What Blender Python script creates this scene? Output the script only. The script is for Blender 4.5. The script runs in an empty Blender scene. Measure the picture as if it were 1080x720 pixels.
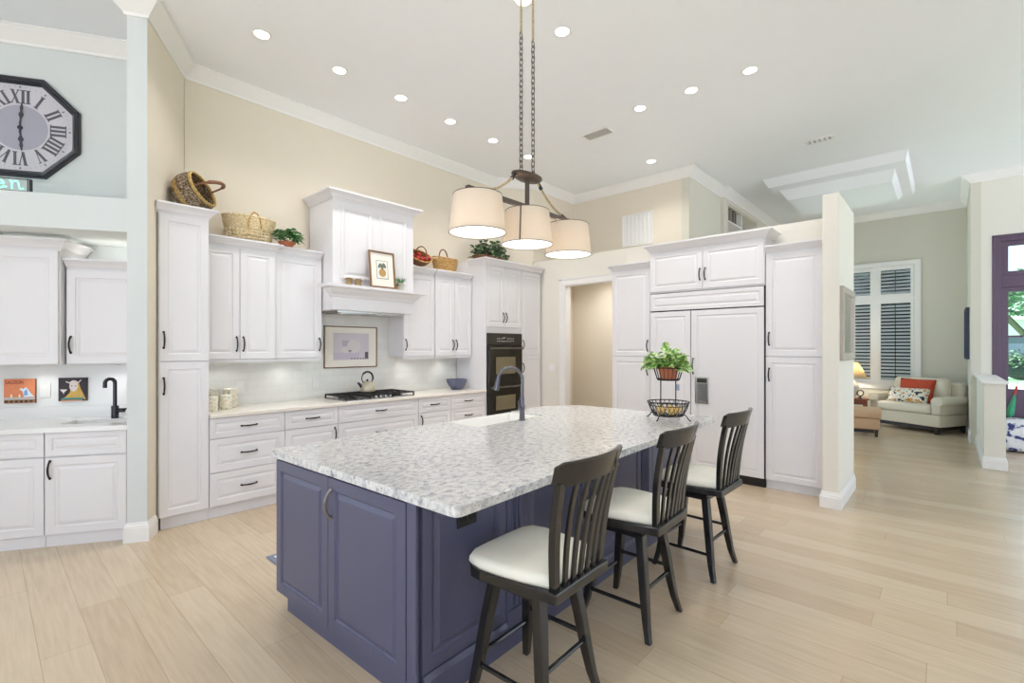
import bpy, bmesh, math, random
from mathutils import Vector, Matrix
random.seed(7)
S = bpy.context.scene
COL = S.collection
PI = math.pi
R = math.radians

# ---------------------------------------------------------------- camera, world, exposure
cam_d = bpy.data.cameras.new('camera')
cam = bpy.data.objects.new('camera', cam_d)
COL.objects.link(cam)
cam.location = (0, 0, 1.51)
cam.rotation_euler = (R(90), 0, R(42.13 - 90))
cam_d.sensor_width = 36
cam_d.lens = 506.4 / 1080 * 36
cam_d.shift_y = 6.1 / 1080
cam_d.clip_start = 0.05
cam_d.clip_end = 200
S.camera = cam

S.view_settings.view_transform = 'Standard'
S.view_settings.look = 'None'
S.view_settings.gamma = 1
S.view_settings.use_curve_mapping = False
S.view_settings.exposure = 0.40

W = bpy.data.worlds.new('world')
S.world = W
W.use_nodes = True
bg = W.node_tree.nodes['Background']
bg.inputs[0].default_value = (0.81, 0.95, 1.16, 1)
bg.inputs[1].default_value = 1.75
sun_d = bpy.data.lights.new('sun', 'SUN'); sun_d.energy = 11.5; sun_d.angle = R(0.6); sun_d.color = (0.91, 0.98, 1.12)
sun = bpy.data.objects.new('sun', sun_d); COL.objects.link(sun)
sun.location = (-10, -10, 12)
sun.rotation_euler = Vector((0.42, -0.43, -1.0)).to_track_quat('-Z', 'Y').to_euler()

# ---------------------------------------------------------------- materials
def lin(h):
    if isinstance(h, str):
        h = h.lstrip('#'); c = [int(h[i:i + 2], 16) / 255 for i in (0, 2, 4)]
    else:
        c = [v / 255 for v in h]
    return tuple((v / 12.92 if v <= 0.04045 else ((v + 0.055) / 1.055) ** 2.4) for v in c) + (1,)

class NT:
    def __init__(s, m):
        s.t = m.node_tree; s.n = s.t.nodes; s.l = s.t.links
    def add(s, typ, **kw):
        n = s.n.new(typ)
        for k, v in kw.items():
            if k.startswith('i_'):
                n.inputs[k[2:].replace('_', ' ')].default_value = v
            else:
                setattr(n, k, v)
        return n
    def link(s, a, b): s.l.new(a, b)

def mat(name, col, rough=0.5, metal=0.0, var=0.04, scale=6.0, bump=0.0, bscale=60, spec=0.5, emis=None, estr=0, trans=0, alpha=1, coat=0, sheen=0):
    m = bpy.data.materials.new(name); m.use_nodes = True
    t = NT(m); b = t.n['Principled BSDF']
    c = lin(col)
    tc = t.add('ShaderNodeTexCoord')
    nz = t.add('ShaderNodeTexNoise'); nz.inputs['Scale'].default_value = scale; nz.inputs['Detail'].default_value = 3
    t.link(tc.outputs['Object'], nz.inputs['Vector'])
    mx = t.add('ShaderNodeMix', data_type='RGBA')
    mx.inputs[6].default_value = tuple(v * (1 - var) for v in c[:3]) + (1,)
    mx.inputs[7].default_value = tuple(min(1, v * (1 + var)) for v in c[:3]) + (1,)
    t.link(nz.outputs['Fac'], mx.inputs[0]); t.link(mx.outputs[2], b.inputs['Base Color'])
    b.inputs['Roughness'].default_value = rough; b.inputs['Metallic'].default_value = metal
    b.inputs['Specular IOR Level'].default_value = spec
    if coat: b.inputs['Coat Weight'].default_value = coat
    if sheen: b.inputs['Sheen Weight'].default_value = sheen
    if trans: b.inputs['Transmission Weight'].default_value = trans
    if emis:
        b.inputs['Emission Color'].default_value = lin(emis); b.inputs['Emission Strength'].default_value = estr
    if bump:
        n2 = t.add('ShaderNodeTexNoise'); n2.inputs['Scale'].default_value = bscale; n2.inputs['Detail'].default_value = 4
        t.link(tc.outputs['Object'], n2.inputs['Vector'])
        bp = t.add('ShaderNodeBump'); bp.inputs['Strength'].default_value = bump; bp.inputs['Distance'].default_value = 0.01
        t.link(n2.outputs['Fac'], bp.inputs['Height']); t.link(bp.outputs[0], b.inputs['Normal'])
    m.diffuse_color = c
    return m

def ramp_mat(name, stops, scale=20, detail=8, rough=0.5, dist=0.0, stretch=(1, 1, 1), bump=0.0, tex='noise', metal=0, spec=0.5):
    m = bpy.data.materials.new(name); m.use_nodes = True
    t = NT(m); b = t.n['Principled BSDF']
    tc = t.add('ShaderNodeTexCoord'); mp = t.add('ShaderNodeMapping'); mp.inputs['Scale'].default_value = stretch
    t.link(tc.outputs['Object'], mp.inputs['Vector'])
    if tex == 'noise':
        nz = t.add('ShaderNodeTexNoise'); nz.inputs['Scale'].default_value = scale; nz.inputs['Detail'].default_value = detail
        nz.inputs['Distortion'].default_value = dist; out = nz.outputs['Fac']
    elif tex == 'voronoi':
        nz = t.add('ShaderNodeTexVoronoi'); nz.inputs['Scale'].default_value = scale; out = nz.outputs['Distance']
    else:
        nz = t.add('ShaderNodeTexWave'); nz.inputs['Scale'].default_value = scale; nz.inputs['Distortion'].default_value = dist; out = nz.outputs['Fac']
    t.link(mp.outputs[0], nz.inputs['Vector'])
    r = t.add('ShaderNodeValToRGB')
    e = r.color_ramp.elements
    e[0].position = stops[0][0]; e[0].color = lin(stops[0][1])
    e[1].position = stops[-1][0]; e[1].color = lin(stops[-1][1])
    for p, c in stops[1:-1]:
        x = e.new(p); x.color = lin(c)
    t.link(out, r.inputs[0]); t.link(r.outputs[0], b.inputs['Base Color'])
    b.inputs['Roughness'].default_value = rough; b.inputs['Metallic'].default_value = metal
    b.inputs['Specular IOR Level'].default_value = spec
    if bump:
        bp = t.add('ShaderNodeBump'); bp.inputs['Strength'].default_value = bump; bp.inputs['Distance'].default_value = 0.01
        t.link(out, bp.inputs['Height']); t.link(bp.outputs[0], b.inputs['Normal'])
    return m

def floor_mat():
    m = bpy.data.materials.new('oak_planks'); m.use_nodes = True
    t = NT(m); b = t.n['Principled BSDF']
    tc = t.add('ShaderNodeTexCoord'); sx = t.add('ShaderNodeSeparateXYZ'); cb = t.add('ShaderNodeCombineXYZ')
    t.link(tc.outputs['Object'], sx.inputs[0])
    dv = t.add('ShaderNodeMath', operation='DIVIDE'); dv.inputs[1].default_value = 0.19; t.link(sx.outputs['X'], dv.inputs[0])
    fl = t.add('ShaderNodeMath', operation='FLOOR'); t.link(dv.outputs[0], fl.inputs[0])
    wn = t.add('ShaderNodeTexWhiteNoise'); wn.noise_dimensions = '1D'; t.link(fl.outputs[0], wn.inputs['W'])
    ma = t.add('ShaderNodeMath', operation='MULTIPLY_ADD'); ma.inputs[1].default_value = 1.75
    t.link(wn.outputs['Value'], ma.inputs[0]); t.link(sx.outputs['Y'], ma.inputs[2])
    t.link(ma.outputs[0], cb.inputs['X']); t.link(sx.outputs['X'], cb.inputs['Y'])
    br = t.add('ShaderNodeTexBrick'); br.offset = 0.0; br.offset_frequency = 2; br.squash = 1
    for k, v in (('Scale', 1.0), ('Mortar Size', 0.0016), ('Mortar Smooth', 0.3), ('Bias', 0.0), ('Brick Width', 1.75), ('Row Height', 0.19)):
        br.inputs[k].default_value = v
    br.inputs['Color1'].default_value = lin((209, 191, 165)); br.inputs['Color2'].default_value = lin((197, 176, 149))
    br.inputs['Mortar'].default_value = lin((178, 158, 130))
    t.link(cb.outputs[0], br.inputs['Vector'])
    mp = t.add('ShaderNodeMapping'); mp.inputs['Scale'].default_value = (18, 1.1, 1)
    t.link(tc.outputs['Object'], mp.inputs['Vector'])
    nz = t.add('ShaderNodeTexNoise'); nz.inputs['Scale'].default_value = 2.6; nz.inputs['Detail'].default_value = 10; nz.inputs['Distortion'].default_value = 0.25
    t.link(mp.outputs[0], nz.inputs['Vector'])
    cr = t.add('ShaderNodeValToRGB'); e = cr.color_ramp.elements
    e[0].position = 0.3; e[0].color = (0.90, 0.885, 0.865, 1); e[1].position = 0.72; e[1].color = (1.04, 1.035, 1.03, 1)
    t.link(nz.outputs['Fac'], cr.inputs[0])
    mx = t.add('ShaderNodeMix', data_type='RGBA', blend_type='MULTIPLY'); mx.inputs[0].default_value = 1
    t.link(br.outputs['Color'], mx.inputs[6]); t.link(cr.outputs[0], mx.inputs[7])
    t.link(mx.outputs[2], b.inputs['Base Color'])
    b.inputs['Roughness'].default_value = 0.24
    b.inputs['Specular IOR Level'].default_value = 0.5
    bp = t.add('ShaderNodeBump'); bp.inputs['Strength'].default_value = 0.15; bp.inputs['Distance'].default_value = 0.004
    t.link(br.outputs['Fac'], bp.inputs['Height']); bp.invert = True
    t.link(bp.outputs[0], b.inputs['Normal'])
    return m

def tile_mat():
    m = bpy.data.materials.new('white_subway_tile'); m.use_nodes = True
    t = NT(m); b = t.n['Principled BSDF']
    tc = t.add('ShaderNodeTexCoord'); sx = t.add('ShaderNodeSeparateXYZ'); cb = t.add('ShaderNodeCombineXYZ')
    t.link(tc.outputs['Object'], sx.inputs[0]); t.link(sx.outputs['X'], cb.inputs['X']); t.link(sx.outputs['Z'], cb.inputs['Y'])
    br = t.add('ShaderNodeTexBrick'); br.offset = 0.5
    for k, v in (('Scale', 1.0), ('Mortar Size', 0.0018), ('Mortar Smooth', 0.2), ('Brick Width', 0.155), ('Row Height', 0.078)):
        br.inputs[k].default_value = v
    br.inputs['Color1'].default_value = lin((236, 234, 228)); br.inputs['Color2'].default_value = lin((230, 228, 222)); br.inputs['Mortar'].default_value = lin((223, 220, 213))
    t.link(cb.outputs[0], br.inputs['Vector']); t.link(br.outputs['Color'], b.inputs['Base Color'])
    b.inputs['Roughness'].default_value = 0.18
    bp = t.add('ShaderNodeBump'); bp.invert = True; bp.inputs['Strength'].default_value = 0.3; bp.inputs['Distance'].default_value = 0.003
    t.link(br.outputs['Fac'], bp.inputs['Height']); t.link(bp.outputs[0], b.inputs['Normal'])
    return m

def granite_mat():
    m = bpy.data.materials.new('speckled_granite'); m.use_nodes = True
    t = NT(m); b = t.n['Principled BSDF']
    tc = t.add('ShaderNodeTexCoord')
    def noise(scale, detail, dist, st):
        mp = t.add('ShaderNodeMapping'); mp.inputs['Scale'].default_value = st; mp.inputs['Rotation'].default_value = (0, 0, R(20))
        t.link(tc.outputs['Object'], mp.inputs['Vector'])
        n = t.add('ShaderNodeTexNoise'); n.inputs['Scale'].default_value = scale; n.inputs['Detail'].default_value = detail; n.inputs['Roughness'].default_value = 0.62; n.inputs['Distortion'].default_value = dist
        t.link(mp.outputs[0], n.inputs['Vector']); return n.outputs['Fac']
    def ramp(f, stops):
        r = t.add('ShaderNodeValToRGB'); e = r.color_ramp.elements
        e[0].position = stops[0][0]; e[0].color = stops[0][1]; e[1].position = stops[-1][0]; e[1].color = stops[-1][1]
        for p, c in stops[1:-1]:
            x = e.new(p); x.color = c
        t.link(f, r.inputs[0]); return r.outputs[0]
    base = ramp(noise(24, 14, 0.4, (1, 1.45, 1)), [(0.32, lin((146, 146, 153))), (0.43, lin((190, 189, 190))), (0.53, lin((216, 214, 210))), (0.68, lin((231, 229, 224)))])
    dark = ramp(noise(72, 4, 0.5, (1, 1.4, 1)), [(0.36, (1, 1, 1, 1)), (0.42, (0, 0, 0, 1))])
    dark2 = ramp(noise(7, 4, 1.5, (1, 1.6, 1)), [(0.42, (0.15, 0.15, 0.15, 1)), (0.6, (0.85, 0.85, 0.85, 1))])
    mu = t.add('ShaderNodeMath', operation='MULTIPLY'); t.link(dark, mu.inputs[0]); t.link(dark2, mu.inputs[1])
    mx = t.add('ShaderNodeMix', data_type='RGBA'); t.link(mu.outputs[0], mx.inputs[0]); t.link(base, mx.inputs[6]); mx.inputs[7].default_value = lin((66, 68, 86))
    t.link(mx.outputs[2], b.inputs['Base Color'])
    b.inputs['Roughness'].default_value = 0.13
    return m

M = {}
M['floor'] = floor_mat()
M['tile'] = tile_mat()
M['granite'] = granite_mat()
M['ceiling'] = mat('ceiling_paint', (244, 245, 247), 0.9, var=0.01)
M['cream'] = mat('cream_wall_paint', (229, 219, 201), 0.85, var=0.015, bump=0.02, bscale=200)
M['cream2'] = mat('pale_cream_paint', (233, 228, 216), 0.85, var=0.015, bump=0.02, bscale=200)
M['taupe'] = mat('taupe_living_paint', (217, 212, 197), 0.85, var=0.015)
M['mint'] = mat('pale_mint_paint', (217, 221, 219), 0.85, var=0.015)
M['trim'] = mat('white_trim_paint', (240, 237, 233), 0.4, var=0.01)
M['cab'] = mat('white_cabinet_paint', (232, 229, 230), 0.35, var=0.012)
M['cabgap'] = mat('cabinet_shadow_gap', (150, 142, 134), 0.6)
M['navy'] = mat('slate_blue_paint', (82, 83, 107), 0.33, var=0.03)
M['bronze'] = mat('dark_bronze', (52, 46, 44), 0.35, metal=0.7)
M['fixture'] = mat('brushed_bronze', (92, 80, 72), 0.4, metal=0.6)
M['chair'] = mat('black_brown_lacquer', (31, 28, 27), 0.22, var=0.08, coat=0.2)
M['cushion'] = ramp_mat('sage_suede', [(0.3, (218, 218, 202)), (0.55, (232, 228, 214)), (0.75, (238, 228, 212))], scale=5, detail=3, rough=0.75)
M['quartz'] = mat('cream_quartz', (238, 230, 218), 0.16, var=0.02)
M['wquartz'] = mat('white_quartz', (234, 233, 231), 0.18, var=0.015)
M['black'] = mat('black_glass', (14, 12, 11), 0.06, spec=0.7)
M['blackmat'] = mat('black_plastic', (30, 28, 27), 0.4)
M['ovenframe'] = mat('dark_oven_panel', (48, 43, 38), 0.3)
M['steel'] = mat('steel', (190, 188, 184), 0.25, metal=0.95)
M['gun'] = mat('gunmetal', (104, 103, 110), 0.2, metal=0.95)
M['pewter'] = mat('pewter', (150, 147, 148), 0.25, metal=0.9)
M['darkfaucet'] = mat('dark_steel', (62, 62, 68), 0.25, metal=0.8)
M['iron'] = mat('black_iron', (36, 34, 34), 0.5, metal=0.3)
M['porcelain'] = mat('white_porcelain', (240, 238, 232), 0.12)
M['shade'] = None
M['wicker'] = ramp_mat('wicker', [(0.3, (140, 98, 52)), (0.5, (196, 154, 92)), (0.75, (222, 188, 128))], scale=60, detail=4, rough=0.7)
M['wickerpale'] = ramp_mat('pale_wicker', [(0.3, (190, 164, 116)), (0.5, (222, 202, 160)), (0.75, (236, 222, 190))], scale=60, detail=4, rough=0.7)
M['bolga'] = ramp_mat('two_tone_grass', [(0.35, (74, 52, 36)), (0.5, (128, 104, 74)), (0.62, (170, 160, 146))], scale=70, detail=2, rough=0.75)
M['bolgagold'] = ramp_mat('gold_grass', [(0.35, (150, 118, 62)), (0.6, (196, 168, 104))], scale=60, detail=2, rough=0.75)
M['leather'] = mat('brown_leather', (122, 78, 50), 0.5, bump=0.1)
M['terracotta'] = mat('terracotta', (178, 104, 70), 0.75, var=0.1)
M['leaf'] = ramp_mat('variegated_leaf', [(0.34, (84, 138, 56)), (0.48, (136, 182, 84)), (0.6, (222, 232, 172))], scale=38, detail=3, rough=0.45)
M['leafdark'] = ramp_mat('dark_leaf', [(0.3, (52, 76, 48)), (0.52, (92, 118, 80)), (0.72, (164, 180, 146))], scale=30, detail=3, rough=0.5)
M['leafgreen'] = ramp_mat('green_leaf', [(0.3, (52, 98, 50)), (0.55, (92, 140, 82)), (0.75, (142, 178, 122))], scale=30, detail=3, rough=0.5)
M['leafpale'] = ramp_mat('sunlit_leaf', [(0.3, (92, 128, 92)), (0.55, (132, 166, 128)), (0.75, (188, 206, 178))], scale=8, detail=3, rough=0.6)
M['soil'] = mat('soil', (60, 44, 34), 0.9, var=0.2)
M['red'] = mat('red_apple_skin', (196, 50, 38), 0.3, var=0.2, scale=14)
M['lemon'] = mat('pale_yellow_skin', (226, 190, 116), 0.5, var=0.12, scale=14)
M['goldframe'] = mat('gold_brown_wood', (134, 98, 64), 0.4, var=0.12)
M['silverframe'] = mat('silver_taupe_frame', (176, 166, 152), 0.4, var=0.12, bump=0.1)
M['matboard'] = mat('ivory_mat_board', (244, 238, 226), 0.8)
M['bluegray'] = mat('blue_glazed_ceramic', (98, 102, 128), 0.25, var=0.08)
M['ceramic'] = ramp_mat('floral_ceramic', [(0.34, (164, 178, 140)), (0.42, (228, 222, 200)), (0.6, (236, 230, 212)), (0.68, (222, 196, 166))], scale=24, detail=2, rough=0.3)
M['ceramiclid'] = mat('cream_ceramic', (238, 232, 218), 0.3)
M['sofa'] = mat('cream_linen', (222, 212, 192), 0.85, var=0.03, bump=0.1, bscale=220, sheen=0.2)
M['orange'] = mat('burnt_orange_linen', (190, 74, 44), 0.8, bump=0.1, bscale=200)
M['floral'] = ramp_mat('floral_linen', [(0.36, (40, 40, 48)), (0.42, (232, 226, 210)), (0.58, (236, 230, 214)), (0.63, (206, 96, 60)), (0.72, (222, 196, 80))], scale=14, detail=1, rough=0.8)
M['ottoman'] = mat('tan_fabric', (214, 176, 142), 0.8, bump=0.1, bscale=200)
M['espresso'] = mat('espresso_wood', (40, 30, 28), 0.4)
M['cherry'] = mat('cherry_wood', (128, 66, 40), 0.3)
M['purple'] = mat('plum_door_paint', (92, 70, 92), 0.35, var=0.03)
M['vent'] = mat('vent_gray', (178, 174, 170), 0.5)
M['plate'] = mat('white_switch_plate', (238, 236, 232), 0.35)
M['slat'] = mat('shutter_slat_paint', (222, 222, 228), 0.4)
M['bluefloral'] = ramp_mat('blue_floral_canvas', [(0.38, (52, 62, 122)), (0.44, (228, 228, 232)), (0.7, (240, 240, 240))], scale=11, detail=2, rough=0.8)
M['umbgreen'] = mat('green_nylon', (54, 150, 108), 0.5, var=0.3, scale=30)
M['mirror'] = mat('mirror_glass', (225, 228, 230), 0.03, metal=1.0)
M['grass'] = ramp_mat('lawn', [(0.3, (92, 160, 84)), (0.7, (150, 206, 130))], scale=6, detail=8, rough=0.9)
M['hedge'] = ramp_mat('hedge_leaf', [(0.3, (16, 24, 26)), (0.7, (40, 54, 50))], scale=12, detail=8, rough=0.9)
M['concrete'] = mat('pale_concrete', (214, 210, 202), 0.9)
M['bark'] = mat('bark', (110, 96, 84), 0.9, var=0.2)
M['stucco'] = mat('white_stucco', (236, 236, 232), 0.9)
M['rug'] = mat('gray_blue_mat', (128, 134, 152), 0.9, bump=0.2, bscale=300)
M['rugwhite'] = mat('white_mat_border', (232, 232, 230), 0.9)
M['rope'] = ramp_mat('tan_rope', [(0.3, (150, 128, 96)), (0.7, (206, 186, 150))], scale=120, detail=2, rough=0.9)
M['numeral'] = mat('numeral_gray', (92, 90, 98), 0.7)
M['white'] = mat('soft_white', (245, 243, 240), 0.6)
M['lampglow'] = mat('lamp_diffuser', (255, 250, 240), 0.5, emis=(255, 250, 242), estr=0.95)
M['canglow'] = mat('downlight_lens', (255, 252, 245), 0.5, emis=(255, 250, 240), estr=6.0)
M['neon'] = mat('green_neon_tube', (150, 255, 215), 0.3, emis=(96, 240, 186), estr=2.2)

def fabric_shade(name, col, glow):
    m = bpy.data.materials.new(name); m.use_nodes = True
    t = NT(m); b = t.n['Principled BSDF']
    tc = t.add('ShaderNodeTexCoord'); nz = t.add('ShaderNodeTexNoise'); nz.inputs['Scale'].default_value = 140
    t.link(tc.outputs['Object'], nz.inputs['Vector'])
    r = t.add('ShaderNodeValToRGB'); r.color_ramp.elements[0].color = tuple(v * 0.92 for v in lin(col)[:3]) + (1,); r.color_ramp.elements[1].color = lin(col)
    t.link(nz.outputs['Fac'], r.inputs[0]); t.link(r.outputs[0], b.inputs['Base Color'])
    b.inputs['Roughness'].default_value = 0.9
    tr = t.add('ShaderNodeBsdfTranslucent'); t.link(r.outputs[0], tr.inputs['Color'])
    ms = t.add('ShaderNodeMixShader'); ms.inputs[0].default_value = glow
    t.link(b.outputs[0], ms.inputs[1]); t.link(tr.outputs[0], ms.inputs[2]); t.link(ms.outputs[0], t.n['Material Output'].inputs['Surface'])
    return m
M['shade'] = fabric_shade('linen_shade', (232, 221, 206), 0.35)

def glass_mat(name, tint=(235, 242, 240)):
    m = bpy.data.materials.new(name); m.use_nodes = True
    t = NT(m)
    gl = t.add('ShaderNodeBsdfGlossy'); gl.inputs['Roughness'].default_value = 0.02
    tr = t.add('ShaderNodeBsdfTransparent'); tr.inputs['Color'].default_value = lin(tint)
    fr = t.add('ShaderNodeFresnel'); fr.inputs['IOR'].default_value = 1.25
    ms = t.add('ShaderNodeMixShader'); t.link(fr.outputs[0], ms.inputs[0]); t.link(tr.outputs[0], ms.inputs[1]); t.link(gl.outputs[0], ms.inputs[2])
    t.link(ms.outputs[0], t.n['Material Output'].inputs['Surface'])
    return m
M['glass'] = glass_mat('clear_glass')

# ---------------------------------------------------------------- mesh builder
class MB:
    def __init__(s):
        s.bm = bmesh.new(); s.mi = 0
    def face(s, vs):
        try:
            f = s.bm.faces.new(vs); f.material_index = s.mi; return f
        except ValueError:
            return None
    def v(s, p): return s.bm.verts.new(p)
    def box(s, x0, x1, y0, y1, z0, z1):
        p = [s.v((x, y, z)) for x in (x0, x1) for y in (y0, y1) for z in (z0, z1)]
        for q in ((0, 1, 3, 2), (4, 6, 7, 5), (0, 4, 5, 1), (2, 3, 7, 6), (0, 2, 6, 4), (1, 5, 7, 3)):
            s.face([p[i] for i in q])
        return s
    def prism(s, poly, z0, z1, fn=None):
        fn = fn or (lambda a, b, c: (a, b, c))
        a = [s.v(fn(x, y, z0)) for x, y in poly]; b = [s.v(fn(x, y, z1)) for x, y in poly]
        n = len(poly)
        s.face(a[::-1]); s.face(b)
        for i in range(n):
            s.face([a[i], a[(i + 1) % n], b[(i + 1) % n], b[i]])
        return s
    def loops(s, loops, cap0=True, cap1=True, closed=True):
        L = [[s.v(p) for p in l] for l in loops]
        for a, b in zip(L, L[1:]):
            n = len(a)
            for i in range(n if closed else n - 1):
                s.face([a[i], a[(i + 1) % n], b[(i + 1) % n], b[i]])
        if cap0: s.face(L[0][::-1])
        if cap1: s.face(L[-1])
        return s
    def lathe(s, prof, segs=24, c=(0, 0, 0), sx=1, sy=1, cap0=True, cap1=True, mtx=None):
        lo = []
        for r, z in prof:
            l = []
            for i in range(segs):
                a = 2 * PI * i / segs
                p = Vector((c[0] + r * sx * math.cos(a), c[1] + r * sy * math.sin(a), c[2] + z))
                l.append(mtx @ p if mtx else p)
            lo.append(l)
        return s.loops(lo, cap0, cap1)
    def tube(s, pts, r, segs=8, closed=False, cap=True, flat=1.0):
        pts = [Vector(p) for p in pts]; n = len(pts)
        rs = r if isinstance(r, (list, tuple)) else [r] * n
        lo = []; up = None
        for i in range(n):
            if closed: d = pts[(i + 1) % n] - pts[i - 1]
            else: d = pts[min(i + 1, n - 1)] - pts[max(i - 1, 0)]
            if d.length < 1e-9: d = Vector((0, 0, 1))
            d.normalize()
            if up is None:
                up = Vector((0, 0, 1)) if abs(d.z) < 0.9 else Vector((0, 1, 0))
            a = d.cross(up)
            if a.length < 1e-6: a = d.cross(Vector((1, 0, 0)))
            a.normalize(); b = a.cross(d).normalized(); up = b
            lo.append([pts[i] + a * math.cos(2 * PI * k / segs) * rs[i] + b * math.sin(2 * PI * k / segs) * rs[i] * flat for k in range(segs)])
        if closed: lo.append(lo[0])
        return s.loops(lo, cap and not closed, cap and not closed)
    def bar(s, p, q, wa, wb=None, w2=None):
        """square bar from p to q, optionally tapering to w2"""
        wb = wb or wa; k = (w2 / wa) if w2 else 1
        p = Vector(p); q = Vector(q); d = (q - p).normalized()
        a = Vector((1, 0, 0)) if abs(d.x) < 0.9 else Vector((0, 1, 0))
        b = d.cross(a).normalized(); a = b.cross(d).normalized()
        def ring(c, f): return [c + a * sx * wa / 2 * f + b * sy * wb / 2 * f for sx, sy in ((-1, -1), (1, -1), (1, 1), (-1, 1))]
        return s.loops([ring(p, 1), ring(q, k)])
    def ball(s, c, r, sx=1, sy=1, sz=1, segs=16, rings=10, mtx=None):
        prof = [(max(1e-4, r * math.sin(PI * i / rings)), -r * sz * math.cos(PI * i / rings)) for i in range(rings + 1)]
        return s.lathe(prof, segs, c, sx, sy, mtx=mtx)
    def rectnest(s, x0, x1, z0, z1, steps):
        """nested rectangle profile facing -y; steps = (inset, y)"""
        return s.loops([[(x0 + i, y, z0 + i), (x1 - i, y, z0 + i), (x1 - i, y, z1 - i), (x0 + i, y, z1 - i)] for i, y in steps])
    def sweep(s, path, prof, closed=False, side=1, cap=True):
        """sweep (out, z) profile along a flat path of (x, y, z) with mitred corners; out goes to the right of travel * side"""
        n = len(path); P = [Vector((p[0], p[1])) for p in path]; lo = []
        for i in range(n):
            def nrm(a, b):
                d = (b - a).normalized(); return Vector((d.y, -d.x)) * side
            if closed: n0 = nrm(P[i - 1], P[i]); n1 = nrm(P[i], P[(i + 1) % n])
            else:
                n0 = nrm(P[i - 1], P[i]) if i > 0 else nrm(P[0], P[1])
                n1 = nrm(P[i], P[i + 1]) if i < n - 1 else n0
            m = (n0 + n1)
            m = m / max(0.2, m.dot(n0)) if m.length > 1e-6 else n0
            lo.append([(P[i].x + m.x * o, P[i].y + m.y * o, path[i][2] + z) for o, z in prof])
        if closed: lo.append(lo[0])
        return s.loops(lo, cap and not closed, cap and not closed)
    def build(s, name, mats, parent=None, smooth=False, bevel=0, sub=0, solid=0, loc=None, rot=None, kind=None, auto=None):
        bmesh.ops.remove_doubles(s.bm, verts=s.bm.verts, dist=1e-6)
        bmesh.ops.recalc_face_normals(s.bm, faces=s.bm.faces)
        me = bpy.data.meshes.new(name); s.bm.to_mesh(me); s.bm.free()
        for m in (mats if isinstance(mats, (list, tuple)) else [mats]):
            me.materials.append(M[m] if isinstance(m, str) else m)
        if smooth:
            for p in me.polygons: p.use_smooth = True
            if smooth != 'all':
                try: me.set_sharp_from_angle(angle=R(38))
                except Exception: pass
        o = bpy.data.objects.new(name, me); COL.objects.link(o)
        if parent: o.parent = parent
        if loc: o.location = loc
        if rot: o.rotation_euler = rot
        if bevel:
            b = o.modifiers.new('bevel', 'BEVEL'); b.width = bevel; b.segments = 2; b.limit_method = 'ANGLE'; b.angle_limit = R(40)
        if sub:
            b = o.modifiers.new('sub', 'SUBSURF'); b.levels = sub; b.render_levels = sub
        if solid:
            b = o.modifiers.new('solid', 'SOLIDIFY'); b.thickness = solid; b.offset = 0
        if kind: o['kind'] = kind
        return o

def thing(name, label, cat, loc=(0, 0, 0), rz=0, group=None, rot=None):
    o = bpy.data.objects.new(name, None); COL.objects.link(o)
    o.location = loc; o.rotation_euler = rot or (0, 0, rz)
    o.empty_display_size = 0.1
    return tag(o, label, cat, group)
def tag(o, label, cat, group=None):
    o['label'] = label; o['category'] = cat
    if group: o['group'] = group
    return o
def dup(root, loc, rz=None, label=None):
    r = root.copy(); COL.objects.link(r); r.location = loc
    if rz is not None: r.rotation_euler = (0, 0, rz)
    if label: r['label'] = label
    for ch in list(root.children):
        c = ch.copy(); COL.objects.link(c); c.parent = r
        for g in list(ch.children):
            d = g.copy(); COL.objects.link(d); d.parent = c
    return r
def struct(mb, name, m, **kw):
    return mb.build(name, m, kind='structure', **kw)

def text_mesh(mb, txt, size, fn, depth=0.002, align='CENTER'):
    """built-in font outlines copied into the builder; fn maps (x, y, z) of the text plane"""
    cu = bpy.data.curves.new('t', 'FONT'); cu.body = txt; cu.size = size; cu.extrude = depth / 2; cu.align_x = align; cu.align_y = 'CENTER'; cu.resolution_u = 3
    ob = bpy.data.objects.new('t', cu); COL.objects.link(ob)
    dg = bpy.context.evaluated_depsgraph_get()
    me = bpy.data.meshes.new_from_object(ob.evaluated_get(dg))
    vs = [mb.v(fn(*v.co)) for v in me.vertices]
    for p in me.polygons: mb.face([vs[i] for i in p.vertices])
    bpy.data.objects.remove(ob); bpy.data.curves.remove(cu); bpy.data.meshes.remove(me)

# ================================================================ SETTING
CZ = 4.2
AA = R(-31)
AD = Vector((math.cos(AA), math.sin(AA))); AN = Vector((-math.sin(AA), math.cos(AA)))
AO = Vector((0.755, 4.70))
def al(sv, t):
    p = AO + AD * sv + AN * t
    return (p.x, p.y)

OUT = [(-4, -5), (12.27, -5), (12.27, 2.99), (7.27, 2.99), (7.27, 5.55), (1.3, 5.6), (0.2, 7.2), (-4, 8.0)]
m = MB(); m.prism(OUT, -0.1, 0)
struct(m, 'floor', 'floor')
m = MB(); m.prism(OUT, CZ, CZ + 0.1)
struct(m, 'ceiling', 'ceiling')

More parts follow.
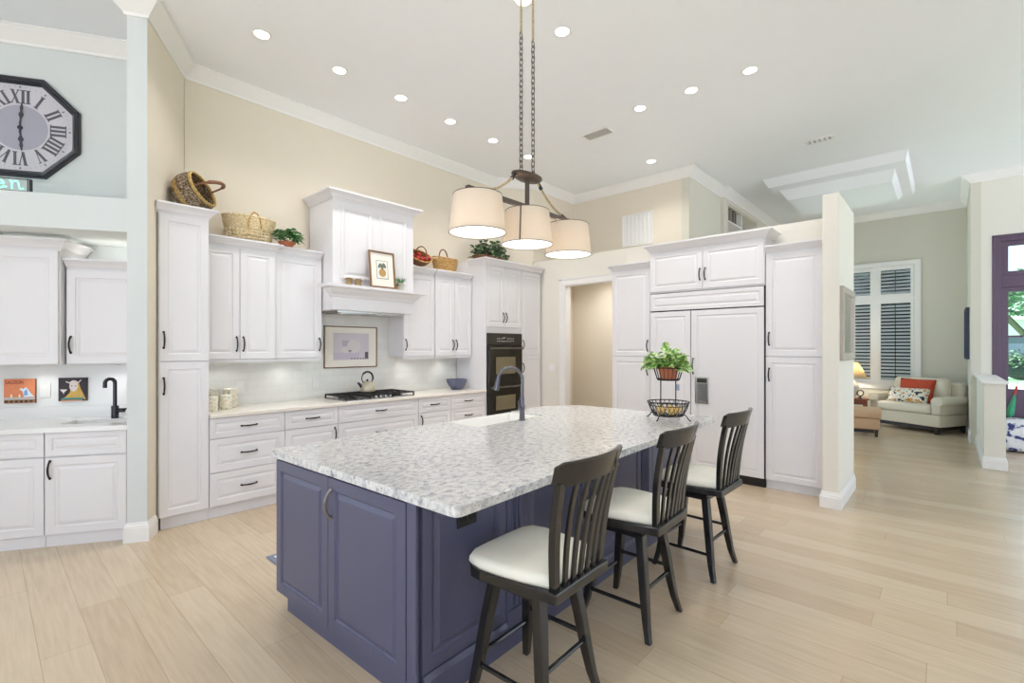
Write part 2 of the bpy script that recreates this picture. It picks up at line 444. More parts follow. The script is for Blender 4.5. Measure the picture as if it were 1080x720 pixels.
# range wall, 45 degree return and the wall beyond it
m = MB(); m.box(1.303, 5.517, 5.4, 5.55, 0, CZ); struct(m, 'wall_range', 'cream')
m = MB(); m.prism([(5.518, 5.4), (6.03, 4.977), (6.12, 5.08), (5.62, 5.55), (5.518, 5.55)], 0, CZ); struct(m, 'wall_range_angle', 'cream')
m = MB(); m.box(6.031, 7.27, 4.978, 5.08, 0, CZ); struct(m, 'wall_range_end', 'cream')
m = MB(); m.box(6.0, 6.12, 4.33, 4.965, 0, 2.88); struct(m, 'wall_doorway', 'cream2')
m = MB(); m.box(6.0, 6.12, 3.302, 4.329, 2.46, 2.88); struct(m, 'wall_doorway_header', 'cream2')
m = MB(); m.box(6.0, 6.3, 0.877, 3.30, 2.785, 2.88); struct(m, 'wall_fridge_header', 'cream2')
m = MB(); m.box(6.0, 6.24, 0.877, 1.437, 2.60, 2.784); m.box(6.0, 6.24, 2.757, 3.30, 2.60, 2.784); struct(m, 'wall_fridge_upper', 'cream2')
m = MB(); m.box(6.245, 6.3, 0.877, 3.30, 0, 2.784); struct(m, 'wall_fridge', 'cream2')
m = MB(); m.box(6.121, 7.149, 2.991, 4.965, 2.80, 2.88); struct(m, 'wall_plant_ledge', 'cream2')
m = MB(); m.box(7.15, 7.27, 2.99, 4.977, 0, CZ)
struct(m, 'wall_pantry_back', 'cream')
m = MB()
m.box(6.301, 8.5, 2.87, 2.99, 0, 2.799); m.box(7.15, 8.5, 2.87, 2.99, 2.80, CZ)
NX0, NX1, NZ0, NZ1 = 8.67, 10.36, 3.2, 4.0
GX0, GX1, GZ1 = 8.7, 12.0, 3.15
m.box(8.5, NX0, 2.81, 2.99, 0, CZ); m.box(NX1, 12.12, 2.81, 2.99, GZ1, CZ); m.box(NX0, NX1, 2.81, 2.99, NZ1, CZ); m.box(NX0, NX1, 2.81, 2.99, GZ1, NZ0)
m.box(NX0, GX0, 2.81, 2.99, 0, GZ1); m.box(GX1, 12.12, 2.81, 2.99, 0, GZ1)
struct(m, 'wall_living_left', 'taupe')
m = MB()
WY0, WY1, WZ0, WZ1 = 0.46, 1.82, 0.76, 3.12
m.box(12.12, 12.27, -0.4, WY0, 0, CZ); m.box(12.12, 12.27, WY1, 2.81, 0, CZ); m.box(12.12, 12.27, WY0, WY1, WZ1, CZ); m.box(12.12, 12.27, WY0, WY1, 0, WZ0)
struct(m, 'wall_living_far', 'taupe')
m = MB(); m.box(10.4, 12.12, -0.40, -0.285, 0, CZ)
struct(m, 'wall_living_right', 'taupe')
DY0, DY1, DZ = -2.05, -0.52, 3.215
m = MB()
m.box(10.4, 10.55, DY1, -0.40, 0, CZ); m.box(10.4, 10.55, -5, DY0, 0, CZ); m.box(10.4, 10.55, DY0, DY1, DZ, CZ)
struct(m, 'wall_entry', 'cream2')
m = MB(); m.box(5.345, 6.30, 0.737, 0.873, 0, 2.955)
struct(m, 'wall_wing', 'cream2', bevel=0.012)
m = MB(); m.box(8.39, 10.398, -0.54, -0.35, 0, 1.055)
struct(m, 'wall_pony', 'cream2')
m = MB(); m.box(8.365, 10.398, -0.565, -0.325, 1.056, 1.09)
struct(m, 'trim_1', 'trim', bevel=0.006)
# pier between the wet bar and the kitchen, wet bar alcove
P0 = al(0, 0); P1 = al(0.135, 0); PB = al(0, 0.85)
m = MB(); m.prism([P0, P1, (1.300, 5.4), (1.300, 5.6), PB], 0, CZ)
for f in m.bm.faces:
    f.normal_update()
    c = f.calc_center_median()
    if abs(f.normal.z) < 0.5 and (c - Vector((1.09, 5.0, c.z))).length < 0.25: f.material_index = 1
struct(m, 'wall_pier', ['mint', 'cream'])
m = MB(); m.prism([al(-3.2, 0.7), al(-0.001, 0.7), al(-0.001, 0.85), al(-3.2, 0.85)], 0, CZ)
struct(m, 'wall_alcove', 'mint')
m = MB(); m.prism([al(-3.2, 0.02), al(-0.001, 0.02), al(-0.001, 0.699), al(-3.2, 0.699)], 2.405, 2.66)
struct(m, 'wall_alcove_soffit', 'mint')

m = MB(); m.box(-4, 4.6, -5.15, -5.0, 0, CZ); struct(m, 'wall_rear_light_block', 'cream2')  # unseen wall added to cut the daylight coming from this side
m = MB(); m.box(-4.15, -4.0, 2.6, 8.0, 0, CZ); struct(m, 'wall_rear_left_light_block', 'cream2')  # unseen wall added to dim the daylight reaching the wet bar
# crown moulding at the ceiling
CROWN = [(0.001, 0), (0.001, -0.125), (0.012, -0.125), (0.02, -0.105), (0.055, -0.07), (0.095, -0.03), (0.105, -0.015), (0.115, -0.012), (0.115, 0)]
m = MB()
m.sweep([al(-3.2, 0.699) + (CZ,), al(0, 0.699) + (CZ,), P0 + (CZ,), P1 + (CZ,), (1.300, 5.4, CZ), (5.517, 5.4, CZ), (6.03, 4.977, CZ), (7.15, 4.977, CZ), (7.15, 2.87, CZ), (8.5, 2.87, CZ), (8.5, 2.81, CZ), (12.12, 2.81, CZ), (12.12, -0.285, CZ), (10.4, -0.285, CZ), (10.4, -5, CZ)], CROWN, side=1)
struct(m, 'trim_2', 'trim')
# baseboards
BASE = [(0.001, 0), (0.018, 0), (0.018, 0.105), (0.014, 0.112), (0.014, 0.125), (0.008, 0.135), (0.006, 0.15), (0.001, 0.152)]
def base(name, path):
    mm = MB(); mm.sweep(path, BASE, side=1); struct(mm, name, 'trim')
base('baseboard_pier', [al(-0.0, 0.05) + (0,), P0 + (0,), P1 + (0,), al(0.135, 0.155) + (0,)])
base('baseboard_wing', [(5.63, 0.873, 0), (5.345, 0.873, 0), (5.345, 0.737, 0), (6.3, 0.737, 0)][::-1][::-1])
base('baseboard_pony', [(10.398, -0.35, 0), (8.39, -0.35, 0), (8.39, -0.54, 0), (10.398, -0.54, 0)])
base('baseboard_living', [(12.12, 2.86, 0), (12.12, -0.285, 0), (10.42, -0.285, 0)])
base('baseboard_doorway', [(6.0, 4.76, 0), (6.0, 4.43, 0)])
# doorway casing with jamb
m = MB()
m.box(5.982, 6.0, 4.33, 4.42, 0, 2.55); m.box(5.982, 6.0, 3.305, 4.33, 2.46, 2.55)
m.box(5.976, 5.984, 4.405, 4.425, 0, 2.555); m.box(5.976, 5.984, 3.305, 4.425, 2.54, 2.56)
m.box(5.99, 6.125, 4.318, 4.33, 0, 2.46); m.box(5.99, 6.125, 3.305, 4.33, 2.448, 2.46)
struct(m, 'trim_3', 'trim')
# ceiling medallion in the living room, two stepped drops
def frus(mm, r0, z0, r1, z1):
    f = lambda r, z: [(r[0], r[2], z), (r[1], r[2], z), (r[1], r[3], z), (r[0], r[3], z)]
    mm.loops([f(r0, z0), f(r1, z1)])
m = MB()
frus(m, (8.42, 10.72, 0.385, 2.19), 4.199, (8.60, 10.60, 0.42, 2.15), 4.10)
frus(m, (8.86, 10.52, 0.55, 2.05), 4.099, (9.10, 10.40, 0.60, 1.98), 3.98)
struct(m, 'trim_4', 'ceiling')
# backsplash tiles
m = MB(); m.box(1.345, 4.72, 5.388, 5.399, 0.905, 1.92)
struct(m, 'trim_5', 'tile')
m = MB(); m.prism([al(-3.0, 0.688), al(-0.002, 0.688), al(-0.002, 0.699), al(-3.0, 0.699)], 1.0, 1.39)
struct(m, 'trim_6', 'wquartz')

# living room window with plantation shutters
m = MB()
for a, b, c, d in ((WY0 - 0.10, WY0, WZ0 - 0.08, WZ1 + 0.09), (WY1, WY1 + 0.10, WZ0 - 0.08, WZ1 + 0.09), (WY0, WY1, WZ1, WZ1 + 0.09), (WY0, WY1, WZ0 - 0.08, WZ0)):
    m.box(12.095, 12.119, a, b, c, d)
win = struct(m, 'window_1', 'trim', bevel=0.004)
def shutter(y0, y1, z0, z1):
    f = MB(); w = 0.05
    f.box(12.10, 12.135, y0, y0 + w, z0, z1); f.box(12.10, 12.135, y1 - w, y1, z0, z1)
    f.box(12.10, 12.135, y0 + w, y1 - w, z1 - 0.075, z1); f.box(12.10, 12.135, y0 + w, y1 - w, z0, z0 + 0.075)
    fr = f.build('shutter_panel', 'trim', win)
    l = MB(); z = z0 + 0.105
    while z < z1 - 0.09:
        l.prism([(12.085, z - 0.019), (12.091, z - 0.022), (12.15, z + 0.015), (12.144, z + 0.020)], y0 + w, y1 - w, lambda a, b, c: (a, c, b))
        z += 0.068
    l.build('louvers', 'slat', fr)
    r = MB(); yc = (y0 + y1) / 2
    r.box(12.072, 12.082, yc - 0.006, yc + 0.006, z0 + 0.1, z1 - 0.1); r.build('tilt_rod', 'espresso', fr)
mid = 1.06
for y0, y1 in ((WY0 + 0.005, mid - 0.035), (mid + 0.035, WY1 - 0.005)):
    shutter(y0, y1, 2.49, WZ1 - 0.005); shutter(y0, y1, WZ0 + 0.03, 2.455)
m = MB(); 
for a, b in ((WY0, mid - 0.0345), (mid + 0.0345, WY1)): m.box(12.10, 12.135, a, b, 2.456, 2.489); m.box(12.10, 12.135, a, b, WZ0, WZ0 + 0.029)
m.box(12.10, 12.135, mid - 0.034, mid + 0.034, WZ0, WZ1)
m.build('mullion', 'trim', win)
m = MB(); m.box(12.20, 12.206, WY0, WY1, WZ0, WZ1); m.build('pane', 'glass', win)

# unseen glazing added in the side wall to let daylight into the living room
m = MB()
for a, b in ((GX0, GX0 + 0.06), ((GX0 + GX1) / 2 - 0.04, (GX0 + GX1) / 2 + 0.04), (GX1 - 0.06, GX1)): m.box(a, b, 2.87, 2.93, 0.06, GZ1 - 0.06)
m.box(GX0, GX1, 2.87, 2.93, 0.0, 0.06); m.box(GX0, GX1, 2.87, 2.93, GZ1 - 0.06, GZ1)
w2 = struct(m, 'window_added', 'trim')
m = MB(); m.box(GX0 + 0.06, GX1 - 0.06, 2.897, 2.903, 0.06, GZ1 - 0.06); m.build('pane', 'glass', w2)

# entry door with glazed panels
X0, X1 = 10.42, 10.50
m = MB()
m.box(10.40, X1, DY1 - 0.10, DY1 - 0.001, 0, DZ - 0.001); m.box(10.40, X1, DY0 + 0.001, DY0 + 0.10, 0, DZ - 0.001); m.box(10.40, X1, DY0 + 0.10, DY1 - 0.10, DZ - 0.10, DZ - 0.001)
m.box(10.39, 10.41, DY1 - 0.035, DY1 - 0.003, 0, DZ - 0.003); m.box(10.39, 10.41, DY0 + 0.003, DY1 - 0.003, DZ - 0.035, DZ - 0.003)
m.box(10.42, X1, DY0 + 0.10, DY1 - 0.10, 2.42, 2.60)
door = struct(m, 'door_1', 'purple', bevel=0.006)
def glazed(y0, y1, z0, z1, solid):
    f = MB(); w = 0.075
    f.box(10.43, 10.48, y0, y0 + w, z0, z1); f.box(10.43, 10.48, y1 - w, y1, z0, z1); f.box(10.43, 10.48, y0 + w, y1 - w, z1 - 0.07, z1); f.box(10.43, 10.48, y0 + w, y1 - w, z0, z0 + solid)
    if solid > 0.3:
        for k in range(3): f.box(10.424, 10.44, y0 + 0.05, y1 - 0.05, z0 + 0.16 + k * 0.24, z0 + 0.19 + k * 0.24)
        f.box(10.444, 10.466, y0 + w, y1 - w, 1.66, 1.69)
    fo = f.build('sash', 'purple', door)
    g = MB(); g.box(10.452, 10.458, y0 + w, y1 - w, z0 + solid, z1 - 0.07); g.build('pane', 'glass', fo)
half = (DY0 + DY1) / 2
glazed(half + 0.005, DY1 - 0.102, 0.02, 2.418, 0.86); glazed(DY0 + 0.102, half - 0.005, 0.02, 2.418, 0.86)
glazed(DY0 + 0.102, DY1 - 0.102, 2.602, DZ - 0.102, 0.06)

# outdoors beyond the entry door
m = MB(); m.box(12.3, 60, -30, 30, -0.35, -0.2); struct(m, 'ground', 'grass')
m = MB(); m.prism([(-22, -22), (-4.001, -22), (-4.001, 12), (-22, 12)], -0.3, -0.12); m.box(-4, 12.27, -22, -5.001, -0.3, -0.12); m.box(7.3, 12.27, 3.0, 16, -0.3, -0.12); struct(m, 'bounce_slab', 'concrete')  # unseen pale slab added to bounce sunlight up onto the ceiling
m = MB(); m.box(26, 32, -30, 12, -0.2, -0.19); struct(m, 'path', 'concrete')

# ================================================================ CABINETS
def handle_mb(x, z, L=0.132, vertical=True, y=0.0, depth=0.03, r=0.0072):
    """arched bow pull standing off a front at plane y (towards -y)"""
    mm = MB(); pts = []
    for i in range(13):
        t = i / 12; u = (t - 0.5) * L; dd = depth * math.sin(PI * t) ** 0.6 if 0 < t < 1 else 0
        pts.append((x, y - dd - 0.001, z + u) if vertical else (x + u, y - dd - 0.001, z))
    mm.tube(pts, [r * (1.35 if i in (0, 12) else 1.0 if 3 < i < 9 else 0.9) for i in range(13)], 8)
    for s_ in (-0.5, 0.5):
        c = (x, y - 0.003, z + s_ * L) if vertical else (x + s_ * L, y - 0.003, z)
        mm.ball(c, 0.009, segs=10, rings=6)
    return mm
def front(parent, kind, x0, x1, z0, z1, cm='cab', y=0.0, hd=None, w=0.058, hm='bronze', hL=0.132, flat=False):
    g = 0.0026
    mm = MB()
    if min(x1 - x0, z1 - z0) < 0.24: w = min(w, 0.042)
    st = [(0, y + 0.019), (0, y + 0.002), (0.002, y), (w, y), (w + 0.004, y + 0.006), (w + 0.010, y + 0.008), (w + 0.014, y + 0.008), (w + 0.034, y + 0.0015), (w + 0.038, y + 0.001)]
    mm.rectnest(x0 + g, x1 - g, z0 + g, z1 - g, st)
    d = mm.build(kind, cm, parent)
    if hd:
        hx, hz, vert = hd
        handle_mb(hx, hz, hL, vert, y).build('handle', hm, d, smooth=True)
    return d
CABCROWN = [(-0.02, 0.0), (0.004, 0.0), (0.006, 0.014), (0.016, 0.022), (0.030, 0.045), (0.052, 0.066), (0.058, 0.070), (0.066, 0.072), (0.066, 0.088), (-0.02, 0.088)]
def crown(parent, path, cm='cab', k=1.0, name='crown_molding'):
    mm = MB(); mm.sweep(path, [(o * k, z * k) for o, z in CABCROWN], side=1)
    return mm.build(name, cm, parent)
def carcass(parent, w, d, z0, z1, cm='cab', toe=0, toed=0.02, toem=None, lid=0):
    mm = MB(); mm.box(0, w, 0.0195, d, z0, z1)
    if lid: mm.box(0.01, w - 0.01, 0.03, d, z1, z1 + lid)
    b = mm.build('carcass', cm, parent)
    if toe:
        mm = MB(); mm.box(0, w, 0.0195 + toed, d, 0, toe - 0.0005); mm.build('toe_kick', toem or cm, parent)
    return b

# ---- range wall: local x = world x, front at y = 4.775
FY, WYL = 4.775, 5.386
# pantry
pw = 1.335 - 0.972
t = thing('pantry_cabinet', 'tall narrow white pantry cabinet at the left end of the range wall', 'cabinet', (0.972, FY, 0))
mm = MB(); mm.prism([(0.0, 0.0195), (pw, 0.0195), (pw, WYL - FY), (0.326, WYL - FY)], 0.105, 2.625); mm.prism([(0.02, 0.035), (pw - 0.01, 0.035), (pw - 0.01, WYL - FY), (0.33, WYL - FY)], 2.625, 2.705); mm.build('carcass', 'cab', t)
mm = MB(); mm.prism([(0.02, 0.04), (pw, 0.04), (pw, WYL - FY), (0.326, WYL - FY)], 0, 0.1045); mm.build('toe_kick', 'cab', t)
front(t, 'door', 0.004, pw, 0.105, 1.388, hd=(0.035, 1.19, True)); front(t, 'door', 0.004, pw, 1.392, 2.618, hd=(0.035, 1.57, True))
crown(t, [(-0.02, 0.0195, 2.62), (pw, 0.0195, 2.62), (pw, 0.35, 2.62)], k=0.98)

# base cabinets
def base_cab(label, x0, x1, fronts, group=None):
    c = thing('base_cabinet', label, 'cabinet', (x0, FY, 0), group=group)
    w = x1 - x0 - 0.001
    carcass(c, w, WYL - FY, 0.105, 0.887, toe=0.105, toed=0.022)
    for kind, a, b, z0, z1, hd in fronts(w): front(c, kind, a, b, z0, z1, hd=hd)
    return c
def drawers(zs):
    return lambda w: [('drawer', 0, w, a, b, (w / 2, (a + b) / 2, False)) for a, b in zip(zs, zs[1:])]
base_cab('white base cabinet of three drawers next to the tall pantry', 1.337, 1.984, drawers([0.105, 0.402, 0.703, 0.885]))
base_cab('white base cabinet with a drawer over a door, left of the drawers under the cooktop', 1.984, 2.539, lambda w: [('drawer', 0, w, 0.703, 0.885, (w / 2, 0.794, False)), ('door', 0, w, 0.105, 0.701, (w - 0.04, 0.60, True))])
base_cab('wide white base cabinet of deep drawers under the cooktop', 2.539, 3.58, drawers([0.105, 0.402, 0.703, 0.885]))
base_cab('white base cabinet with a drawer over a door, right of the cooktop', 3.58, 4.094, lambda w: [('drawer', 0, w, 0.703, 0.885, (w / 2, 0.794, False)), ('door', 0, w, 0.105, 0.701, (0.04, 0.60, True))])
base_cab('white base cabinet of drawers beside the double oven', 4.094, 4.724, drawers([0.105, 0.30, 0.50, 0.703, 0.885]))
m = MB(); m.box(1.34, 4.722, 4.745, 5.387, 0.8885, 0.92)
tag(m.build('countertop', 'quartz', bevel=0.004), 'long cream stone countertop along the range wall', 'countertop')

# upper cabinets
def upper(label, x0, x1, fy, z0, z1, doors, path=None, mold=True, back=WYL):
    c = thing('wall_cabinet', label, 'cabinet', (x0, fy, 0))
    w = x1 - x0 - 0.001
    carcass(c, w, back - fy, z0, z1, lid=0.075)
    for a, b, hd in doors(w): front(c, 'door', a, b, z0 + 0.003, z1 - 0.008, hd=hd)
    if mold:
        mm = MB(); mm.box(0.001, w - 0.001, 0.012, 0.03, z0 - 0.028, z0 - 0.0005); mm.build('light_rail', 'cab', c)
    crown(c, path(w) if path else [(0, 0.0195, z1 - 0.006), (w, 0.0195, z1 - 0.006)], k=0.98)
    return c
UZ0, UZ1 = 1.392, 2.468
upper('white two-door wall cabinet beside the tall pantry, wicker hamper on top', 1.337, 1.998, 5.03, UZ0, UZ1,
      lambda w: [(0, w / 2, (w / 2 - 0.03, UZ0 + 0.15, True)), (w / 2, w, (w / 2 + 0.03, UZ0 + 0.15, True))],
      lambda w: [(0, 0.0195, UZ1 - 0.006), (w, 0.0195, UZ1 - 0.006), (w, 0.12, UZ1 - 0.006)])
upper('white single-door wall cabinet touching the left side of the range hood', 2.002, 2.50, 5.062, UZ0, UZ1 - 0.004, lambda w: [(0, w, (w - 0.03, UZ0 + 0.15, True))])
upper('white single-door wall cabinet touching the right side of the range hood', 3.565, 4.06, 5.062, UZ0, UZ1, lambda w: [(0, w, (0.03, UZ0 + 0.15, True))])
upper('white two-door wall cabinet between the oven tower and the single-door cabinet', 4.062, 4.722, 5.045, UZ0, UZ1,
      lambda w: [(0, w / 2, (w / 2 - 0.03, UZ0 + 0.15, True)), (w / 2, w, (w / 2 + 0.03, UZ0 + 0.15, True))])

# range hood
HX0, HX1, HY = 2.513, 3.556, 4.85
t = thing('range_hood', 'white paneled wooden range hood with a mantel shelf above the cooktop', 'range hood', (HX0, HY, 0))
hw = HX1 - HX0; hd_ = WYL - HY
m = MB(); m.box(0, hw, 0.0, hd_, 1.915, 3.10); m.box(-0.03, hw + 0.03, -0.03, hd_, 3.17, 3.187); m.build('hood_body', 'cab', t, bevel=0.003)
for a, b in ((0.10, hw / 2 - 0.05), (hw / 2 + 0.05, hw - 0.10)):
    m = MB(); m.rectnest(a, b, 2.26, 3.03, [(-0.004, 0.0), (-0.002, -0.010), (0.02, -0.012), (0.03, -0.004), (0.036, -0.0005), (0.05, -0.0005), (0.075, -0.008)])
    m.build('raised_panel', 'cab', t)
m = MB(); m.sweep([(0, hd_, 3.10), (0, 0, 3.10), (hw, 0, 3.10), (hw, hd_, 3.10)], [(o * 1.28, z * 1.0) for o, z in CABCROWN], side=1)
m.build('crown_molding', 'cab', t)
m = MB(); m.sweep([(-0.0, 0.05, 0), (0.0, 0, 0), (hw, 0, 0), (hw, 0.05, 0)], [(0.0, 2.05), (0.012, 2.055), (0.02, 2.075), (0.055, 2.11), (0.075, 2.135), (0.10, 2.145), (0.125, 2.150), (0.125, 2.18), (0.0, 2.18)], side=1)
m.build('mantel_shelf', 'cab', t)
m = MB(); m.box(0.09, hw - 0.09, 0.06, hd_ - 0.06, 1.895, 1.9145)
for k in range(2): m.box(0.14 + k * 0.45, 0.50 + k * 0.45, 0.10, hd_ - 0.1, 1.888, 1.896)
m.build('filter_insert', 'steel', t)

# oven tower with the narrow cabinet to its right
TX0, TX1 = 4.726, 5.985
tw = TX1 - TX0
t = thing('oven_cabinet', 'tall white cabinet that houses the black double oven', 'cabinet', (TX0, FY, 0))
OX0, OX1, OZ0, OZ1 = 0.022, 0.755, 0.46, 1.712
m = MB()
m.box(0, OX0 - 0.002, 0.0, 0.61, 0.105, 2.68); m.prism([(OX1 + 0.003, 0.0195), (tw, 0.0195), (tw, 0.225), (0.80, 0.59), (OX1 + 0.003, 0.61)], 0.105, 2.68); m.prism([(OX1, 0.03), (tw - 0.01, 0.03), (tw - 0.01, 0.22), (0.79, 0.585), (OX1, 0.61)], 2.68, 2.755); m.box(OX0 - 0.002, OX1 + 0.002, 0.0195, 0.61, OZ1 + 0.003, 2.68); m.box(OX0 - 0.002, OX1 + 0.002, 0.0195, 0.61, 0.105, OZ0 - 0.003); m.box(OX0, OX1, 0.58, 0.61, OZ0, OZ1)
m.box(0.01, OX1, 0.03, 0.61, 2.68, 2.755)
m.build('carcass', 'cab', t)
m = MB(); m.prism([(0, 0.042), (tw, 0.042), (tw, 0.22), (0.80, 0.59), (0, 0.61)], 0, 0.1045); m.build('toe_kick', 'cab', t)
oc = (OX0 + OX1) / 2
front(t, 'door', 0.02, oc, 1.80, 2.665, hd=(oc - 0.03, 1.94, True)); front(t, 'door', oc, OX1 + 0.01, 1.80, 2.665, hd=(oc + 0.03, 1.94, True))
front(t, 'drawer', 0.02, OX1 + 0.01, 0.105, 0.44, hd=(oc, 0.29, False))
front(t, 'door', OX1 + 0.016, tw - 0.03, 1.392, 2.665, hd=(OX1 + 0.045, 1.55, True)); front(t, 'door', OX1 + 0.016, tw - 0.03, 0.105, 1.388, hd=(OX1 + 0.045, 1.20, True))
m = MB(); m.sweep([(0, 0.33, 2.675), (0, 0, 2.675), (tw, 0, 2.675)], [(o * 0.98, z * 0.98) for o, z in CABCROWN], side=1); m.build('crown_molding', 'cab', t)

# double wall oven
t = thing('double_oven', 'black double wall oven built into the tall white cabinet', 'oven', (TX0 + OX0, FY, 0))
ow = OX1 - OX0
m = MB(); m.box(0.001, ow - 0.001, 0.0, 0.57, OZ0, OZ1 - 0.001); m.build('oven_body', 'ovenframe', t)
m = MB(); m.box(0, ow, -0.022, -0.0005, OZ1 - 0.165, OZ1); m.build('control_panel', 'ovenframe', t, bevel=0.004)
cp = [o for o in t.children if o.name.startswith('control_panel')][0]
m = MB()
m.box(ow * 0.38, ow * 0.52, -0.0235, -0.0225, OZ1 - 0.12, OZ1 - 0.05); m.build('display', 'black', cp)
m = MB()
for i in range(11):
    for j in range(2):
        if 4 <= i <= 5 and j: continue
        m.box(ow * 0.26 + i * 0.034, ow * 0.26 + i * 0.034 + 0.014, -0.0245, -0.0236, OZ1 - 0.118 + j * 0.035, OZ1 - 0.108 + j * 0.035)
text_mesh(m, '12:00', 0.028, lambda x, y, z: (ow * 0.45 + x, -0.0245 - z, OZ1 - 0.068 + y), 0.0006)
m.build('control_marks', 'plate', cp)
oh = (OZ1 - 0.17 - OZ0)
for z0, z1 in ((OZ0 + oh * 0.495, OZ1 - 0.172), (OZ0 + 0.02, OZ0 + oh * 0.485)):
    m = MB(); m.box(0.012, ow - 0.004, -0.03, -0.0005, z0, z1); d = m.build('oven_door', 'black', t, bevel=0.004)
    m = MB(); m.box(0.16, ow - 0.16, -0.032, -0.0305, z0 + 0.13, z1 - 0.17); m.build('door_window', mat('oven_window', (122, 112, 88), 0.12, spec=0.6), d)
    m = MB(); m.tube([(0.03, -0.065, z1 - 0.045), (ow - 0.03, -0.065, z1 - 0.045)], 0.011, 10)
    for xx in (0.045, ow - 0.045): m.box(xx - 0.01, xx + 0.01, -0.065, -0.0305, z1 - 0.053, z1 - 0.037)
    m.build('oven_handle', mat('oven_bar', (120, 112, 104), 0.3, metal=0.8), d)

# ---- fridge wall: local x runs along -y, local y along +x
FX = 5.635
def fthing(name, label, cat, y, z=0): return thing(name, label, cat, (FX, y, z), R(-90))
t = fthing('pantry_cabinet', 'tall white two-door cabinet between the doorway and the refrigerator', 'cabinet', 3.30)
w = 3.30 - 2.757
carcass(t, w, 0.60, 0.10, 2.51, toe=0.10, toed=0.03, lid=0.075)
front(t, 'door', 0.0, w, 1.392, 2.503, hd=(w - 0.035, 1.53, True)); front(t, 'door', 0.0, w, 0.10, 1.388, hd=(w - 0.035, 1.23, True))
crown(t, [(0, 0.33, 2.505), (0, 0.0195, 2.505), (w, 0.0195, 2.505)], k=0.98)
t = fthing('pantry_cabinet', 'tall white two-door cabinet between the refrigerator and the wing wall', 'cabinet', 1.436)
w = 1.436 - 0.898
carcass(t, w, 0.60, 0.10, 2.51, toe=0.10, toed=0.02, lid=0.075)
front(t, 'door', 0.0, w - 0.006, 1.412, 2.503, hd=(0.035, 1.60, True)); front(t, 'door', 0.0, w - 0.006, 0.095, 1.408, hd=(0.035, 1.22, True))
crown(t, [(0, 0.0195, 2.505), (w, 0.0195, 2.505)], k=0.98)
# cabinet above the refrigerator
w = 2.755 - 1.438
t = thing('bridge_cabinet', 'white two-door cabinet bridging over the refrigerator', 'cabinet', (FX - 0.025, 2.755, 0), R(-90))
m = MB(); m.box(0, w, 0.0195, 0.625, 2.175, 2.68); m.box(0.01, w - 0.01, 0.04, 0.625, 2.68, 2.775); m.build('carcass', 'cab', t)
front(t, 'door', 0.004, w / 2, 2.19, 2.672, hd=(w / 2 - 0.03, 2.36, True)); front(t, 'door', w / 2, w - 0.004, 2.19, 2.672, hd=(w / 2 + 0.03, 2.36, True))
m = MB(); m.sweep([(0, 0.36, 2.675), (0, 0.0195, 2.675), (w, 0.0195, 2.675), (w, 0.36, 2.675)], [(o * 1.1, z * 1.15) for o, z in CABCROWN], side=1); m.build('crown_molding', 'cab', t)
# built-in refrigerator
t = thing('refrigerator', 'built-in refrigerator faced with white cabinet panels and a water dispenser', 'refrigerator', (FX - 0.02, 2.752, 0), R(-90))
w = 2.752 - 1.441; sp = 2.752 - 2.236
m = MB(); m.box(0.012, w - 0.012, 0.02, 0.60, 0.10, 2.172); m.build('cabinet_shell', 'blackmat', t)
m = MB(); m.box(0, w, 0.045, 0.60, 0, 0.0995); m.build('toe_grille', 'blackmat', t)
front(t, 'top_panel', 0.004, w - 0.004, 1.955, 2.168)
for a, b, hx in ((0.004, sp - 0.002, sp - 0.03), (sp + 0.002, w - 0.004, sp + 0.03)):
    front(t, 'door', a, b, 0.10, 1.945, hd=(hx, 1.29, True) if hx > sp else None, hL=0.18, hm='blackmat')
disp = [o for o in t.children if o.name.startswith('door')][-1]
dx = 2.752 - 2.108
m = MB(); m.rectnest(dx - 0.075, dx + 0.085, 0.855, 1.165, [(0, -0.001), (0, -0.010), (0.004, -0.012), (0.016, -0.012), (0.02, -0.009)]); m.build('dispenser_frame', 'steel', disp)
m = MB(); m.rectnest(dx - 0.052, dx + 0.062, 0.878, 1.09, [(0, -0.010), (0, -0.0125), (0.006, -0.0125), (0.012, -0.0098)]); m.box(dx - 0.02, dx + 0.02, -0.016, -0.0126, 0.99, 1.04); m.build('dispenser_well', mat('dispenser_gray', (136, 134, 136), 0.25, metal=0.6), disp)
m = MB(); m.box(dx - 0.05, dx + 0.06, -0.0135, -0.0125, 1.10, 1.145); m.build('dispenser_display', 'black', disp)

# ---- wet bar alcove: local frame along the angled wall
def athing(name, label, cat, sv, tv, z=0, group=None):
    p = al(sv, tv); return thing(name, label, cat, (p[0], p[1], z), AA, group)
def acab(label, s0, s1, fronts, sink=False):
    c = athing('base_cabinet', label, 'cabinet', s0, 0.06)
    w = s1 - s0 - 0.001
    carcass(c, w, 0.625, 0.10, 0.70 if sink else 0.868, toe=0.10, toed=0.0)
    if sink:
        mm = MB(); mm.box(0, w, 0.0195, 0.10, 0.701, 0.868); mm.box(0, 0.008, 0.10, 0.625, 0.701, 0.868); mm.box(w - 0.02, w, 0.10, 0.625, 0.701, 0.868); mm.build('sink_rail', 'cab', c)
    for kind, a, b, z0, z1, hd in fronts(w): front(c, kind, a, b, z0, z1, hd=hd)
    return c
acab('white wet bar base cabinet under the bar faucet, beside the pier', -0.545, -0.024, lambda w: [('drawer', 0, w, 0.683, 0.868, None), ('door', 0, w, 0.09, 0.678, (0.035, 0.585, True))], True)
acab('white wet bar base cabinet at the left edge, next to the sink cabinet', -1.08, -0.546, lambda w: [('drawer', 0, w, 0.683, 0.868, None), ('door', 0, w, 0.09, 0.678, (0.035, 0.585, True))])
